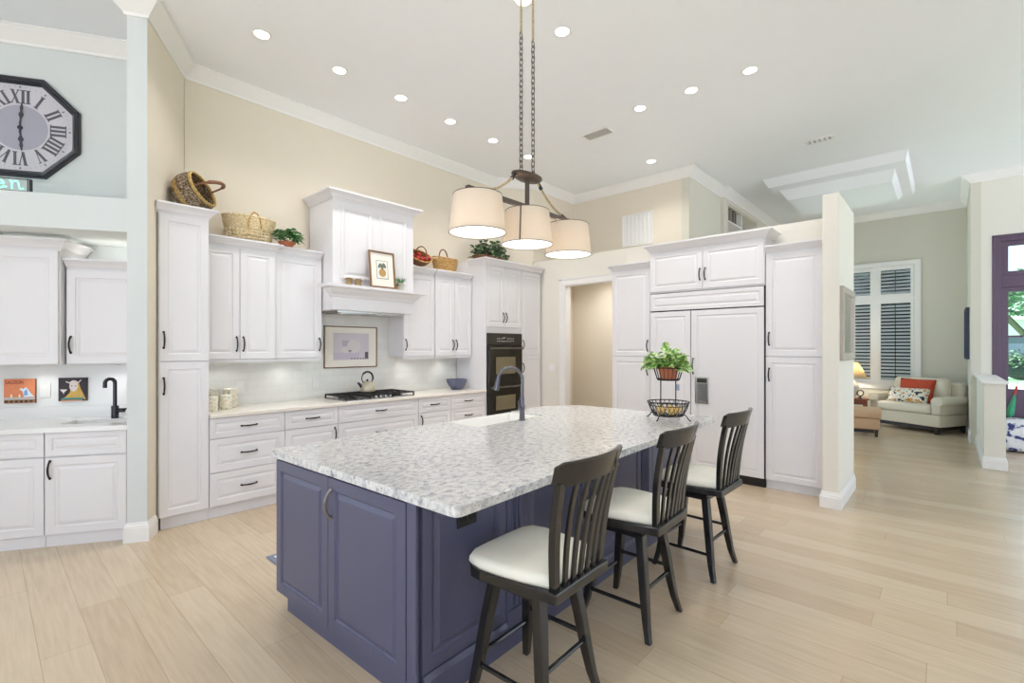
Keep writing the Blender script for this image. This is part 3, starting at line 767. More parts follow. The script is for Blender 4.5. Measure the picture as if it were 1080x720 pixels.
acab('white wet bar base cabinet cut off by the left edge of the photo', -1.62, -1.081, lambda w: [('drawer', 0, w, 0.683, 0.868, None), ('door', 0, w, 0.09, 0.678, (w - 0.035, 0.585, True))])
m = MB(); z0, z1 = 0.8695, 0.905
SX0, SX1, SY0, SY1 = -0.535, -0.10, 0.20, 0.46
for a, b, c, d in ((-1.9, SX0, 0.03, 0.687), (SX1, -0.003, 0.03, 0.687), (SX0, SX1, 0.03, SY0), (SX0, SX1, SY1, 0.687)):
    m.prism([al(a, c), al(b, c), al(b, d), al(a, d)], z0, z1)
m.prism([al(-1.9, 0.668), al(-0.003, 0.668), al(-0.003, 0.687), al(-1.9, 0.687)], z1, 1.0)
tag(m.build('bar_countertop', 'wquartz'), 'white stone countertop of the wet bar with a low upstand', 'countertop')
t = athing('bar_sink', 'small undermount white sink in the wet bar counter', 'sink', (SX0 + SX1) / 2, (SY0 + SY1) / 2, 0.72)
hx, hy = (SX1 - SX0) / 2 - 0.001, (SY1 - SY0) / 2 - 0.001
m = MB(); rr = lambda i, z: [(-hx + i, -hy + i, z), (hx - i, -hy + i, z), (hx - i, hy - i, z), (-hx + i, hy - i, z)]
m.loops([rr(0, 0.149), rr(0, -0.001), rr(0.012, 0.006), rr(0.012, 0.012), rr(0.008, 0.149)], True, False)
m.loops([rr(0.012, 0.012), rr(0.05, 0.010)], False, True); m.build('basin', 'porcelain', t)
def aupper(label, s0, s1, tv, z0, z1, doors, path, zc):
    c = athing('wall_cabinet', label, 'cabinet', s0, tv)
    w = s1 - s0 - 0.001
    carcass(c, w, 0.687 - tv, z0, z1, lid=0.06)
    for a, b, hd in doors(w): front(c, 'door', a, b, z0 + 0.003, z1 - 0.006, hd=hd)
    crown(c, path(w), k=1.0)
    return c
aupper('tall proud white wall cabinet above the orange bar picture, left of the wet bar', -1.10, -0.578, 0.31, 1.37, 2.288, lambda w: [(0, w - 0.006, None)], lambda w: [(0, 0.0195, 2.283), (w, 0.0195, 2.283), (w, 0.37, 2.283)], 0)
aupper('tall white wall cabinet at the left edge of the photo', -1.62, -1.101, 0.31, 1.37, 2.288, lambda w: [(0, w, (w - 0.03, 1.55, True))], lambda w: [(0, 0.0195, 2.283), (w, 0.0195, 2.283)], 0)
aupper('lower white wall cabinet above the bar faucet, next to the pier', -0.568, -0.008, 0.375, 1.37, 2.148, lambda w: [(0.002, w, (0.035, 1.53, True))], lambda w: [(0, 0.0195, 2.143), (w, 0.0195, 2.143)], 0)

# ================================================================ ISLAND
IA = R(1.85); IO = Vector((1.191, 1.347))
def isl(x, y): 
    c, s_ = math.cos(IA), math.sin(IA)
    return (IO.x + x * c - y * s_, IO.y + x * s_ + y * c)
IX0, IX1, IY0, IY1 = 0.006, 2.92, 0.262, 1.535
SKX0, SKX1, SKY = 1.33, 2.16, 1.20
p = isl(0, 0)
t = thing('kitchen_island', 'slate blue kitchen island with paneled sides under a granite top', 'kitchen island', (p[0], p[1], 0), IA)
m = MB()
m.box(IX0 + 0.02, SKX0 - 0.01, IY0 + 0.02, IY1, 0.10, 0.874); m.box(SKX0 - 0.01, SKX1 + 0.01, IY0 + 0.02, SKY - 0.02, 0.10, 0.874); m.box(SKX1 + 0.01, IX1, IY0 + 0.02, IY1, 0.10, 0.874); m.box(SKX0 - 0.01, SKX1 + 0.01, SKY - 0.02, IY1, 0.10, 0.64)
m.build('carcass', 'navy', t)
m = MB(); m.box(IX0 + 0.03, IX1 - 0.06, IY0 + 0.0, IY1 - 0.08, 0, 0.0995); m.build('plinth', 'navy', t)
# end doors (facing -x): local frame rotated
def end_front(y0, y1, z0, z1, hd):
    mm = MB(); w = 0.058; g = 0.0015
    st = [(0, 0.019), (0, 0.002), (0.002, 0), (w, 0), (w + 0.004, 0.006), (w + 0.010, 0.009), (w + 0.014, 0.009), (w + 0.034, 0.0015), (w + 0.038, 0.001)]
    mm.loops([[(IX0 + d, y1 - i, z0 + i), (IX0 + d, y0 + i, z0 + i), (IX0 + d, y0 + i, z1 - i), (IX0 + d, y1 - i, z1 - i)] for i, d in [(a + g, b) for a, b in st]])
    d = mm.build('door', 'navy', t)
    if hd:
        mm = handle_mb(0, 0, 0.14, True, 0, 0.036, 0.0085)
        for v in mm.bm.verts: v.co = Vector((IX0 + v.co.y, hd[0] - v.co.x, hd[1] + v.co.z))
        mm.build('handle', 'pewter', d, smooth=True)
end_front(0.955, IY1, 0.10, 0.862, None)
end_front(0.325, 0.952, 0.10, 0.862, (0.917, 0.735))
m = MB(); m.box(IX0 + 0.002, IX0 + 0.0195, IY0 + 0.0, 0.322, 0.10, 0.874); m.build('corner_post', 'navy', t, bevel=0.004)
# seating side panels (facing -y)
def side_panel(x0, x1):
    mm = MB(); mm.rectnest(x0, x1, 0.145, 0.868, [(0, IY0 + 0.0195), (0, IY0 + 0.001), (0.05, IY0 + 0.001), (0.056, IY0 + 0.007), (0.064, IY0 + 0.010), (0.07, IY0 + 0.010), (0.092, IY0 + 0.003), (0.096, IY0 + 0.002)])
    return mm.build('side_panel', 'navy', t)
def pilaster(x0, x1):
    mm = MB(); w = x1 - x0
    mm.box(x0, x1, IY0 - 0.004, IY0 + 0.0195, 0.10, 0.868)
    for k in range(3):
        xx = x0 + w * (0.2 + 0.3 * k); mm.tube([(xx, IY0 - 0.004, 0.2), (xx, IY0 - 0.004, 0.82)], 0.011, 8)
    mm.box(x0 - 0.003, x1 + 0.003, IY0 - 0.012, IY0 + 0.018, 0.10, 0.19)
    mm.build('pilaster', 'navy', t)
xs = [0.045, 0.575, 0.705, 1.34, 1.47, 2.10, 2.23, 2.86]
for a, b in ((0, 1), (2, 3), (4, 5), (6, 7)): side_panel(xs[a] + 0.001, xs[b] - 0.001)
for a, b in ((1, 2), (3, 4), (5, 6)): pilaster(xs[a] + 0.003, xs[b] - 0.003)
m = MB(); m.sweep([(IX0 + 0.04, IY0 + 0.0, 0), (IX1 - 0.0, IY0 + 0.0, 0)], [(0.0, 0), (0.012, 0), (0.012, 0.115), (0.004, 0.14), (0.0, 0.142)], side=1); m.build('base_molding', 'navy', t)
# granite slab with an open notch for the apron sink
SL = [(0.06, 0), (2.96, 0), (3.02, 0.06), (2.975, 1.36), (2.66, 1.585), (SKX1, 1.585), (SKX1, SKY), (SKX0, SKY), (SKX0, 1.585), (0.03, 1.585), (0, 1.555), (0, 0.06)]
SL = [(0.018, 0.018) if q == (0.06, 0) else q for q in SL]
SL = [(-0.014, 0.022), (-0.010, 0.006), (0.008, -0.004), (0.024, -0.006)] + [(-0.014 if abs(q[0]) < 1e-6 else q[0], q[1]) for q in SL[1:-1]]
m = MB(); m.prism(SL, 0.8755, 0.916)
tag(m.build('island_countertop', 'granite', loc=(p[0], p[1], 0), rot=(0, 0, IA), bevel=0.003), 'speckled gray and white granite slab on top of the blue island', 'countertop')
# apron sink
def ithing(name, label, cat, x, y, z, rz=0, group=None):
    q = isl(x, y); return thing(name, label, cat, (q[0], q[1], z), IA + rz, group)
sw, sd = SKX1 - SKX0 - 0.004, 1.60 - SKY
t = ithing('farmhouse_sink', 'white apron-front farmhouse sink set into the island behind the pull-down faucet', 'sink', (SKX0 + SKX1) / 2, SKY + 0.002, 0.645)
hx = sw / 2
def rr(i, z, j=None):
    j = i if j is None else j
    return [(-hx + i, j, z), (hx - i, j, z), (hx - i, sd - i, z), (-hx + i, sd - i, z)]
m = MB(); m.loops([rr(0, 0), rr(0, 0.255), rr(0.004, 0.262), rr(0.026, 0.262), rr(0.03, 0.255), rr(0.05, 0.04), rr(0.06, 0.03)]); m.build('basin', 'porcelain', t, smooth=True)
m = MB(); m.lathe([(0.03, 0.031), (0.04, 0.033), (0.042, 0.031)], 18, (0, sd / 2, 0)); m.build('drain', 'steel', t)
# pull-down faucet
t = ithing('kitchen_faucet', 'gunmetal gooseneck pull-down faucet beside the island sink', 'faucet', 1.80, 1.155, 0.9165)
m = MB(); m.lathe([(0.028, 0), (0.028, 0.006), (0.022, 0.012), (0.021, 0.085), (0.023, 0.095), (0.023, 0.12), (0.02, 0.128), (0.018, 0.17), (0.0165, 0.19)], 20); m.build('faucet_body', 'gun', t, smooth=True)
pts = [(0, 0, 0.185), (0, 0, 0.30)]
ca = Vector((-0.72, 0.69, 0)).normalized()
Rg = 0.098
for i in range(0, 17):
    a = PI * i / 16 * 0.97
    pts.append((ca.x * Rg * (1 - math.cos(a)), ca.y * Rg * (1 - math.cos(a)), 0.33 + Rg * math.sin(a)))
m = MB(); m.tube(pts, 0.0145, 12); m.build('gooseneck', 'gun', t, smooth=True)
e = Vector(pts[-1]); d = (e - Vector(pts[-2])).normalized()
m = MB(); m.tube([e, e + d * 0.03, e + d * 0.07, e + d * 0.095], [0.0165, 0.019, 0.024, 0.024], 14); m.build('spray_head', 'gun', t, smooth=True)
m = MB(); m.tube([(-0.018, 0.0, 0.10), (-0.045, -0.01, 0.10)], 0.016, 12); m.tube([(-0.045, -0.01, 0.10), (-0.06, -0.015, 0.135), (-0.075, -0.02, 0.165)], [0.009, 0.007, 0.006], 10); m.build('lever', 'gun', t, smooth=True)
# island outlets
def outlet_box(x, z, label):
    o = ithing('power_outlet', label, 'outlet', x, IY0 + 0.0005, z, group=None)
    mm = MB(); mm.box(-0.06, 0.06, -0.006, 0.0, -0.045, 0.045); mm.build('cover_plate', 'blackmat', o, bevel=0.002)
    mm = MB()
    for k in (-0.027, 0.027): mm.box(k - 0.018, k + 0.018, -0.0085, -0.0062, -0.016, 0.016)
    mm.build('socket', 'black', o)
outlet_box(0.30, 0.745, 'black outlet on the island side near its corner, under the counter edge')
outlet_box(1.60, 0.80, 'black outlet on the island side between the first two stools')

# ================================================================ BAR STOOLS
def make_stool(label):
    t = thing('bar_stool', label, 'bar stool', (0, 0, 0), group='swivel bar stools along the island')
    def corner(f, sx, z):   # trapezoid seat outline
        return None
    # frame
    fr = [(-0.196, -0.252), (0.196, -0.252), (0.236, 0.10), (0.228, 0.158), (0.20, 0.19), (-0.20, 0.19), (-0.228, 0.158), (-0.236, 0.10)]
    m = MB(); m.prism(fr, 0.552, 0.596); m.build('seat_frame', 'chair', t, bevel=0.006)
    m = MB()
    ins = lambda k, zz, dy=0: [(x * k, -0.02 + (y + 0.02) * k, zz) for x, y in [(-0.170, -0.20), (-0.10, -0.213), (0, -0.217), (0.10, -0.213), (0.170, -0.20), (0.196, -0.10), (0.215, 0.02), (0.220, 0.10), (0.205, 0.165), (0.16, 0.188), (0.08, 0.192), (0, 0.193), (-0.08, 0.192), (-0.16, 0.188), (-0.205, 0.165), (-0.220, 0.10), (-0.215, 0.02), (-0.196, -0.10)]]
    m.loops([ins(1.03, 0.5965), ins(1.07, 0.612), ins(1.06, 0.630), ins(1.03, 0.640), ins(0.95, 0.645), ins(0.65, 0.648), ins(0.3, 0.646)]); m.build('seat_cushion', 'cushion', t, smooth='all')
    # swivel plate and apron below the seat
    m = MB(); m.lathe([(0.11, 0.53), (0.12, 0.534), (0.12, 0.546), (0.10, 0.5515)], 24); m.build('swivel_plate', 'iron', t)
    m = MB(); m.box(-0.135, 0.135, -0.135, 0.135, 0.492, 0.5295); m.build('apron', 'chair', t, bevel=0.004)
    # legs: splayed, tapered, foot kicks outwards
    for sx, sy in ((-1, 1), (1, 1), (-1, -1), (1, -1)):
        c = [(0.118, 0.515, 0.046), (0.142, 0.36, 0.046), (0.163, 0.20, 0.042), (0.18, 0.09, 0.036), (0.197, 0.02, 0.031), (0.203, 0.0, 0.030)]
        lo = [[(sx * (o + a * wd / 2), sy * (o + b * wd / 2), z) for a, b in ((-1, -1), (1, -1), (1, 1), (-1, 1))] for o, z, wd in c]
        m = MB(); m.loops(lo); m.build('leg', 'chair', t, bevel=0.004)
    for p, q, z in (((-1, 1), (1, 1), 0.20), ((-1, -1), (1, -1), 0.235), ((-1, -1), (-1, 1), 0.155), ((1, -1), (1, 1), 0.265)):
        o = 0.142 + (0.36 - z) / 0.16 * 0.021
        m = MB(); m.tube([(p[0] * o, p[1] * o, z), (q[0] * o, q[1] * o, z)], 0.0105, 8); m.build('stretcher', 'chair', t, smooth=True)
    # back: posts, five slats, curved crest rail
    def backpt(u, z):   # u in -1..1 across, z height; bowed away from the sitter, leaning back
        k = (z - 0.60) / 0.48
        x = u * (0.172 + 0.052 * k)
        y = -0.222 - 0.052 * k - 0.016 * k * k - (1 - u * u) * (0.012 + 0.036 * k) + 0.012 * math.sin(PI * min(1, max(0, k)))
        return Vector((x, y, z))
    def slat(u, w, d, name):
        lo = []
        for i in range(9):
            z = 0.594 + (1.015 - 0.594) * i / 8; c = backpt(u, z); wd = w * (1 + 0.15 * math.sin(PI * i / 8))
            lo.append([(c.x + a * wd / 2, c.y + b * d / 2, z) for a, b in ((-1, -1), (1, -1), (1, 1), (-1, 1))])
        mm = MB(); mm.loops(lo); return mm.build(name, 'chair', t, bevel=0.003)
    for u in (-0.95, 0.95): slat(u, 0.036, 0.028, 'back_post')
    for u in (-0.6, -0.3, 0.0, 0.3, 0.6): slat(u, 0.024, 0.014, 'back_slat')
    m = MB(); lo = []
    for i in range(17):
        u = -1.06 + 2.12 * i / 16; zt = 1.100 - 0.004 * u * u; zb = 1.000 + 0.006 * (1 - u * u)
        a = backpt(u, zb); b = backpt(u, zt)
        if i in (0, 16): a.z += 0.012; b.z -= 0.012
        lo.append([(a.x, a.y - 0.012, a.z), (a.x, a.y + 0.012, a.z), (b.x, b.y + 0.011, b.z - 0.004), (b.x, b.y + 0.004, b.z), (b.x, b.y - 0.006, b.z), (b.x, b.y - 0.012, b.z - 0.005)])
    m.loops(lo); m.build('crest_rail', 'chair', t, smooth=True)
    return t
ST = make_stool('black-brown bar stool with pale seat, closest to the camera at the island corner')
dup(ST, (2.475, 1.330, 0), R(1.5), 'black-brown bar stool with pale seat, middle one of the three along the island')
dup(ST, (3.355, 1.305, 0), R(-1), 'black-brown bar stool with pale seat, farthest along the island, by the refrigerator')
ST.location = (1.607, 1.325, 0); ST.rotation_euler = (0, 0, R(2))

# ================================================================ PENDANT FIXTURE AND CEILING LIGHTS
PX, PY = 2.474, 2.10
t = thing('pendant_light', 'bronze chain-hung island chandelier with three drum shades', 'pendant light', (PX, PY, CZ))
def Z(z): return z - CZ
BZ = 2.455
m = MB(); m.lathe([(0.001, Z(CZ) - 0.001), (0.16, -0.001), (0.16, -0.02), (0.13, -0.035), (0.001, -0.036)], 28, sy=0.55, cap0=False, cap1=False); m.build('ceiling_canopy', 'fixture', t, smooth=True)
m = MB(); m.lathe([(0.001, Z(2.635)), (0.10, Z(2.638)), (0.125, Z(2.648)), (0.14, Z(2.66)), (0.138, Z(2.668)), (0.12, Z(2.672)), (0.001, Z(2.674))], 32, sy=0.5, cap0=False, cap1=False); m.build('hub_plate', 'fixture', t, smooth=True)
m = MB(); m.box(-0.011, 0.011, -0.011, 0.011, Z(BZ + 0.016), Z(2.64)); m.build('stem', 'fixture', t)
m = MB(); m.box(-0.55, 0.645, -0.016, 0.016, Z(BZ - 0.014), Z(BZ + 0.014)); m.build('crossbar', 'fixture', t, bevel=0.003)
for sx in (-1, 1):
    m = MB(); z = 2.675; k = 0
    while z < 3.60:
        L = 0.046; r = 0.0032; w = 0.012
        pts = [(w * math.cos(a) * (1 if math.sin(a) == 0 else 1), w * math.sin(a), 0) for a in [0]]
        ring = []
        for i in range(12):
            a = 2 * PI * i / 12
            ox = w * math.cos(a); oz = w * math.sin(a) + (L / 2 - w if math.sin(a) > 0 else -(L / 2 - w))
            ring.append((sx * 0.062 + (ox if k % 2 else 0), (0 if k % 2 else ox), Z(z + L / 2 + oz - 0.003)))
        m.tube(ring, r, 6, closed=True); z += L - 2 * r - 0.004; k += 1
    m.build('chain', 'fixture', t, smooth=True)
    m = MB(); m.tube([(sx * 0.062, 0, Z(3.60)), (sx * 0.062, 0, Z(3.9)), (sx * 0.062, 0, -0.036)], 0.0075, 8); m.build('hanging_rope', 'rope', t, smooth=True)
    m = MB(); e0 = Vector((sx * 0.115, 0, Z(2.645))); e1 = Vector((sx * 0.415, 0, Z(BZ + 0.02)))
    pts = []
    for i in range(9):
        q = i / 8; c = e0.lerp(e1, q); c.z -= 0.03 * math.sin(PI * q); pts.append(c)
    m.tube(pts, 0.008, 8); m.build('side_rope', 'rope', t, smooth=True)
    m = MB(); m.tube([e0 + Vector((0, 0, 0.01)), pts[1]], [0.008, 0.014], 10); m.tube([pts[-1] - Vector((sx * 0.03, 0, -0.006)), e1 + Vector((sx * 0.02, 0, -0.01))], 0.013, 10); m.build('rope_clip', 'iron', t, smooth=True)
for k, dx in enumerate((-0.462, 0.0, 0.475)):
    m = MB(); m.lathe([(0.172, Z(2.20)), (0.1715, Z(2.203)), (0.147, Z(2.425)), (0.146, Z(2.428))], 40, (dx, 0, 0), cap0=False, cap1=False)
    sh = m.build('lamp_shade', 'shade', t, smooth='all', solid=0.002)
    m = MB()
    for rr_, zz in ((0.1735, 2.201), (0.1480, 2.4275)):
        m.tube([(dx + rr_ * math.cos(2 * PI * i / 40), rr_ * math.sin(2 * PI * i / 40), Z(zz)) for i in range(40)], 0.0022, 6, closed=True)
    if k == 1:
        a = R(205); m.bar((dx + 0.1735 * math.cos(a), 0.1735 * math.sin(a), Z(2.202)), (dx + 0.1485 * math.cos(a), 0.1485 * math.sin(a), Z(2.427)), 0.012, 0.004)
    m.build('shade_trim', 'fixture', sh, smooth=True)
    m = MB(); m.lathe([(0.001, Z(2.206)), (0.1695, Z(2.206)), (0.1695, Z(2.209)), (0.001, Z(2.209))], 40, (dx, 0, 0), cap0=False, cap1=False); m.build('diffuser', 'lampglow', sh)
    m = MB(); m.tube([(dx, 0, Z(BZ - 0.014)), (dx, 0, Z(2.36))], 0.012, 10); m.ball((dx, 0, Z(2.32)), 0.03, sz=1.25); m.build('bulb', 'white', sh, smooth=True)
    d = bpy.data.lights.new('bulb_light', 'POINT'); d.energy = 0.9; d.color = (1, 0.95, 0.9); d.shadow_soft_size = 0.035
    lo = bpy.data.objects.new('bulb_light', d); COL.objects.link(lo); lo.parent = sh; lo.location = (dx, 0, Z(2.262))

CANS = [(1.617, 4.364, 'first from the left in the row above the range wall'), (2.334, 4.371, 'second from the left in the row above the range wall'), (3.037, 4.36, 'third from the left in the row above the range wall'), (3.75, 4.382, 'fourth from the left in the row above the range wall'),
        (4.467, 4.373, 'fifth from the left in the row above the range wall'), (5.176, 4.375, 'last of the row above the range wall'), (2.819, 2.431, 'at the top edge of the photo between the pendant ropes'), (3.32, 2.426, 'just right of the pendant chains near the top of the photo'),
        (4.974, 2.556, 'above the air vent, left of the pair near the middle'), (4.985, 1.98, 'between the vent light and the rightmost one'), (5.009, 1.414, 'rightmost of all the ceiling lights'), (6.504, 3.164, 'above the plant ledge near the corner of the upper wall')]
can = None
for x, y, lb in CANS:
    label = 'recessed round ceiling light, ' + lb
    if can is None:
        can = thing('recessed_light', label, 'ceiling light', (x, y, CZ), group='recessed kitchen ceiling lights')
        m = MB(); m.lathe([(0.058, -0.001), (0.076, -0.001), (0.076, -0.004), (0.07, -0.007), (0.06, -0.006), (0.058, -0.001)], 28, cap0=False, cap1=False); m.build('trim_ring', 'trim', can, smooth=True)
        m = MB(); m.lathe([(0.001, -0.0035), (0.0585, -0.0035), (0.0585, -0.0015), (0.001, -0.0015)], 24, cap0=False, cap1=False); m.build('lens', 'canglow', can)
        d = bpy.data.lights.new('downlight', 'SPOT'); d.energy = 36; d.spot_size = R(125); d.spot_blend = 0.9; d.shadow_soft_size = 0.06; d.color = (1, 0.98, 0.96)
        lo = bpy.data.objects.new('downlight', d); COL.objects.link(lo); lo.parent = can; lo.location = (0, 0, -0.02)
    else:
        dup(can, (x, y, CZ), label=label)
pc = dup(can, (6.62, 4.0, 2.7995), label='added unseen ceiling light that brightens the pantry behind the doorway')  # extra hidden lamp, added to brighten the view through the doorway
for ch in pc.children:
    if ch.type == 'LIGHT': ch.data = ch.data.copy(); ch.data.energy = 62; ch.data.spot_size = R(170); ch.data.shadow_soft_size = 0.2
# supply vents in the ceiling
def ceil_vent(label, x, y, w, d, slats, rz=0):
    t = thing('ceiling_vent', label, 'vent', (x, y, CZ), rz)
    m = MB()
    for a, b, c, e in ((-w, w, -d, -d + 0.018), (-w, w, d - 0.018, d), (-w, -w + 0.018, -d + 0.018, d - 0.018), (w - 0.018, w, -d + 0.018, d - 0.018)): m.box(a, b, c, e, -0.010, -0.001)
    m.build('frame', 'trim', t)
    m = MB(); n = slats
    for i in range(n):
        yy = -d + 0.02 + (2 * d - 0.04) * (i + 0.5) / n
        m.prism([(yy - 0.011, -0.0015), (yy - 0.008, -0.0015), (yy + 0.008, -0.009), (yy + 0.005, -0.009)], -w + 0.018, w - 0.018, lambda a, b, c: (c, a, b))
    m.build('slat', 'vent', t)
ceil_vent('white slatted ceiling vent right of the pendant chains', 5.21, 3.26, 0.10, 0.19, 11)
ceil_vent('white ceiling vent next to the stepped living room ceiling panel', 7.30, 1.22, 0.075, 0.16, 5)

# ================================================================ RANGE WALL OBJECTS
# cooktop
t = thing('gas_cooktop', 'stainless gas cooktop with black cast iron grates', 'cooktop', (3.10, 5.06, 0.9205))
m = MB(); m.loops([[(sx * (0.455 - i), sy * (0.25 - i), z) for sx, sy in ((-1, -1), (1, -1), (1, 1), (-1, 1))] for i, z in ((0, 0), (0, 0.006), (0.012, 0.012))]); m.build('steel_tray', 'steel', t)
for bx, by in ((-0.30, 0.11), (-0.30, -0.11), (0.0, 0.02), (0.30, 0.11), (0.30, -0.11)):
    m = MB(); m.lathe([(0.05, 0.0125), (0.05, 0.02), (0.035, 0.022), (0.035, 0.03), (0.001, 0.031)], 18, (bx, by, 0), cap1=False); m.build('burner', 'blackmat', t, smooth=True)
for gx in (-0.30, 0.0, 0.30):
    m = MB(); w, dp, z = 0.143, 0.235, 0.048
    for a, b in (((-w, -dp), (w, -dp)), ((w, -dp), (w, dp)), ((w, dp), (-w, dp)), ((-w, dp), (-w, -dp)), ((-w, 0), (w, 0)), ((0, -dp), (0, dp)), ((-w, 0.118), (w, 0.118)), ((-w, -0.118), (w, -0.118))):
        m.bar((gx + a[0], a[1], z), (gx + b[0], b[1], z), 0.012, 0.014)
    for a in (-w, w):
        for b in (-dp, dp): m.bar((gx + a, b, z), (gx + a, b, 0.0125), 0.014)
    m.build('grate', 'iron', t)
for k in range(5):
    m = MB(); m.lathe([(0.016, 0.0125), (0.017, 0.016), (0.014, 0.036), (0.001, 0.037)], 14, (-0.13 + k * 0.065, -0.215, 0), cap1=False); m.build('knob', 'steel', t, smooth=True)
# kettle
t = thing('tea_kettle', 'small beige tea kettle with a black looped handle on the cooktop', 'kettle', (3.12, 5.17, 0.976))
m = MB(); m.lathe([(0.07, 0), (0.09, 0.006), (0.094, 0.03), (0.086, 0.07), (0.062, 0.105), (0.04, 0.118), (0.036, 0.122), (0.001, 0.128)], 28, cap1=False); m.build('kettle_body', mat('champagne_enamel', (206, 196, 172), 0.3, metal=0.3), t, smooth=True)
m = MB(); m.tube([(-0.07, 0, 0.06), (-0.10, 0, 0.09), (-0.125, 0, 0.115)], [0.022, 0.017, 0.013], 12); m.build('spout', 'gun', t, smooth=True)
m = MB(); m.tube([(0.075 * math.cos(a), 0, 0.165 + 0.075 * math.sin(a)) for a in [R(-55 + 290 * i / 20) for i in range(21)]], [0.006] * 3 + [0.011] * 11 + [0.006] * 7, 10); m.build('loop_handle', 'blackmat', t, smooth=True)
m = MB(); m.ball((0, 0, 0.136), 0.014); m.build('lid_knob', 'blackmat', t, smooth=True)
# bowl
t = thing('serving_bowl', 'blue-gray ceramic bowl on the counter beside the oven tower', 'bowl', (4.50, 5.12, 0.9205))
m = MB(); m.lathe([(0.055, 0), (0.075, 0.001), (0.08, 0.008), (0.112, 0.045), (0.138, 0.095), (0.148, 0.135), (0.152, 0.142), (0.145, 0.142), (0.13, 0.095), (0.10, 0.045), (0.06, 0.016), (0.001, 0.014)], 36, cap1=False); m.build('bowl_shell', 'bluegray', t, smooth=True)
# canisters
def canister(label, x, y, r, h):
    c = thing('canister', label, 'canister', (x, y, 0.9205), group='ceramic canisters beside the pantry')
    mm = MB(); mm.lathe([(r * 0.94, 0), (r, 0.008), (r, h * 0.86), (r * 0.95, h * 0.9), (0.001, h * 0.9)], 28, cap1=False); mm.build('jar', 'ceramic', c, smooth=True)
    mm = MB(); mm.lathe([(r * 0.98, h * 0.9), (r * 1.03, h * 0.92), (r * 1.03, h * 0.96), (r * 0.8, h * 0.99), (0.012, h), (0.014, h * 1.04), (0.001, h * 1.05)], 28, cap1=False); mm.build('lid', 'ceramiclid', c, smooth=True)
canister('short floral canister in front, touching the pantry side', 1.425, 5.02, 0.05, 0.135)
canister('short floral canister in front, right one of the two short ones', 1.575, 5.12, 0.052, 0.135)
canister('tall floral canister at the back against the tiles, nearer the outlet', 1.66, 5.27, 0.066, 0.185)
canister('tall floral canister at the back behind the shortest pair, by the pantry', 1.50, 5.28, 0.06, 0.18)
# outlets on the tile
def plate(name, label, loc, rz, w=0.037, h=0.06, sockets=True):
    o = thing(name, label, 'outlet' if sockets else 'switch', loc, rz)
    mm = MB(); mm.box(-w, w, -0.005, 0, -h, h); mm.build('cover_plate', 'plate', o, bevel=0.002)
    mm = MB()
    if sockets:
        for k in (-0.022, 0.022): mm.box(-0.014, 0.014, -0.0065, -0.0052, k - 0.012, k + 0.012)
        mm.build('socket', 'trim', o)
    else:
        for k in ((-0.022, 0.022) if w > 0.05 else (0,)): mm.box(k - 0.012, k + 0.012, -0.008, -0.0052, -0.03, 0.03)
        mm.build('rocker', 'trim', o)
    return o
plate('wall_outlet', 'white outlet on the tiles right of the canisters', (1.786, 5.3875, 1.10), 0)
plate('wall_outlet', 'white outlet on the tiles left of the cooktop', (2.586, 5.3875, 1.107), 0)
plate('light_switch', 'white switch plate on the wall beside the doorway', (5.9995, 4.585, 1.19), R(-90), 0.058, 0.06, False)
plate('wall_outlet', 'white outlet low on the half wall by the living room', (9.6, -0.3495, 0.32), PI)
q = al(-0.862, 0.6875); plate('wall_outlet', 'white outlet between the two wet bar pictures', (q[0], q[1], 1.14), AA)
bpy.data.objects[-1] if False else None

# framed pictures
def framed(name, label, loc, rz, w, h, fm, border=0.022, matw=0.06, tilt=0.0, depth=0.022):
    o = thing(name, label, 'picture', loc, rot=(-tilt, 0, rz))
    mm = MB(); mm.loops([[(sx * (w / 2 - i), y, h / 2 + sz * (h / 2 - i)) for sx, sz in ((-1, -1), (1, -1), (1, 1), (-1, 1))] for i, y in ((0, 0), (0, -depth + 0.004), (0.004, -depth), (border - 0.004, -depth + 0.003), (border, -0.008))], True, False)
    mm.build('frame', fm, o)
    if matw:
        mm = MB(); mm.box(-w / 2 + border - 0.002, w / 2 - border + 0.002, -0.0085, -0.004, border - 0.002, h - border + 0.002); mm.build('mat_board', 'matboard', o)
    return o
# pale still-life print over the cooktop
t = framed('framed_print', 'wide framed pale lavender print on the tiles over the cooktop', (3.03, 5.3875, 1.263), 0, 0.70, 0.50, 'goldframe', 0.012)
m = MB()
def rect(mm, x0, x1, z0, z1, y, mi=0): mm.mi = mi; mm.box(x0, x1, y - 0.0006, y, z0, z1)
rect(m, -0.235, 0.235, 0.095, 0.42, -0.0092, 0)
rect(m, -0.235, 0.10, 0.097, 0.185, -0.0100, 1); rect(m, -0.12, -0.03, 0.255, 0.33, -0.0100, 2)
m.mi = 3; m.prism([(0.03 + 0.09 * math.cos(2 * PI * i / 20), 0.26 + 0.085 * math.sin(2 * PI * i / 20)) for i in range(20)], -0.0112, -0.0106, lambda a, b, c: (a, c, b))
m.mi = 3; m.prism([(-0.08 + 0.065 * math.cos(2 * PI * i / 20), 0.215 + 0.04 * math.sin(2 * PI * i / 20)) for i in range(20)], -0.0118, -0.0113, lambda a, b, c: (a, c, b))
rect(m, -0.04, -0.005, 0.195, 0.212, -0.0122, 4); rect(m, 0.18, 0.225, 0.105, 0.19, -0.0108, 4)
for k in range(5): rect(m, -0.01 + k * 0.04, 0.012 + k * 0.04, 0.103, 0.116, -0.0108, 4)
m.build('print', [mat('print_lilac', (216, 208, 214), 0.8, var=0.05), mat('print_mauve', (206, 196, 210), 0.8, var=0.06), mat('print_gray', (188, 180, 192), 0.8), mat('print_pale', (226, 218, 218), 0.8), mat('print_dark', (104, 98, 106), 0.8)], t)
